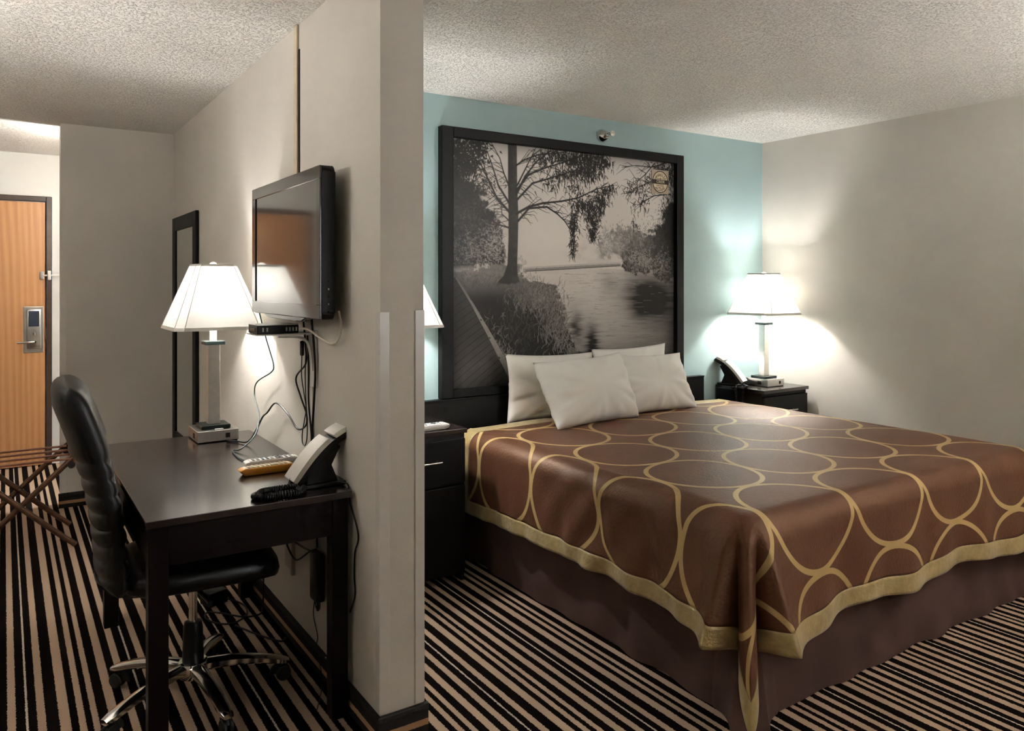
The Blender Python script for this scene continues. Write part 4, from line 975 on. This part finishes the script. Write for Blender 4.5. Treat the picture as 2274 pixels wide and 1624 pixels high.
sp_root = thing('bedspread', 'brown satin bedspread with gold interlocking rings and gold hem on the bed', 'bedspread', ((BXL+BXR)/2, (BYF+fy1)/2, BT))
def cloth_mesh(name, keep, mat):
    bm = new_bm(); uvl = bm.loops.layers.uv.new('cloth'); V = {}
    def vert(i, j):
        if (i, j) not in V: V[i, j] = bm.verts.new(Vector(spread_pt(us[i], vs[j]))-sp_root.location)
        return V[i, j]
    for i in range(len(us)-1):
        for j in range(len(vs)-1):
            um, vm = (us[i]+us[i+1])/2, (vs[j]+vs[j+1])/2
            hem = um < -LO+HB or um > W_+LO-HB or vm < -LO+HB or vm > D_-HBH
            if hem != keep: continue
            f = bm.faces.new([vert(i, j), vert(i+1, j), vert(i+1, j+1), vert(i, j+1)])
            for lp, (p, q) in zip(f.loops, ((i, j), (i+1, j), (i+1, j+1), (i, j+1))): lp[uvl].uv = (fx0+us[p], fy0+vs[q])
    o = obj(name, bm, mat, sp_root, smooth=True, angle=180)
    md = o.modifiers.new('thickness', 'SOLIDIFY'); md.thickness = .006; md.offset = 1
    return o
cloth_mesh('ring_panel', False, 'bedspread_satin')
o = cloth_mesh('hem_band', True, 'gold_satin'); o['label'] = 'gold satin hem band around the bedspread'

# pillows
def pillow(label, loc, w2, h2, th, tilt, yaw, roll, seed):
    rnd = random.Random(seed); ph_ = [rnd.uniform(0, 6.28) for _ in range(8)]
    bm = new_bm(); n = 40; m_ = 30; grids = []
    for side in (1, -1):
        rows = []
        for i in range(m_+1):
            q = -1+2*i/m_; row = []
            for j in range(n+1):
                p = -1+2*j/n
                e = max(0, (1-abs(p)**3.0))*max(0, (1-abs(q)**2.6)); t_ = th*e**.50
                px = w2*p*(1-.060*(1-q*q)) ; py = h2*q*(1-.075*(1-p*p))
                ang = math.atan2(q, p); edge = max(abs(p), abs(q))
                wr = .016*math.sin(9*ang+ph_[0]+4*edge)*edge**3*(1-edge**10) + .012*math.sin(17*ang+ph_[1]+2*edge)*edge**4*(1-edge**12) + .008*math.sin(29*ang+ph_[5])*edge**5*(1-edge**14) + .008*math.sin(3*p+ph_[2])*math.sin(4*q+ph_[3])
                row.append((px, py, side*(t_+(wr if e > .002 else 0)*e**.3) + .014*p*math.sin(2*q+ph_[4])))
            rows.append(row)
        grid_mesh(bm, rows)
    bmesh.ops.remove_doubles(bm, verts=bm.verts, dist=.0008)
    o = obj('pillow', bm, 'pillow_cotton', smooth=True, angle=180, recentre=False)
    # local x: width, y: height, z: thickness -> stand it up, lean it back
    R_ = Matrix.Rotation(yaw, 4, 'Z') @ Matrix.Rotation(PI/2-tilt, 4, 'X') @ Matrix.Rotation(roll, 4, 'Z')
    o.data.transform(R_); o.location = loc
    return tag(o, label, 'pillow', 'white pillows at the head of the bed')
pillow('white pillow upright at the back left against the headboard', (2.620, 3.548, .838), .325, .190, .052, math.radians(9), math.radians(1), math.radians(-1.5), 1)
pillow('white pillow upright at the back right behind the others', (3.225, 3.548, .848), .290, .194, .052, math.radians(9), math.radians(-1), math.radians(1.0), 2)
pillow('white pillow leaning in front on the right', (3.260, 3.405, .829), .285, .184, .074, math.radians(24), math.radians(-2), math.radians(-1), 3)
pillow('large white pillow leaning in front on the left', (2.700, 3.325, .836), .318, .196, .094, math.radians(27), math.radians(3), math.radians(1.5), 4)
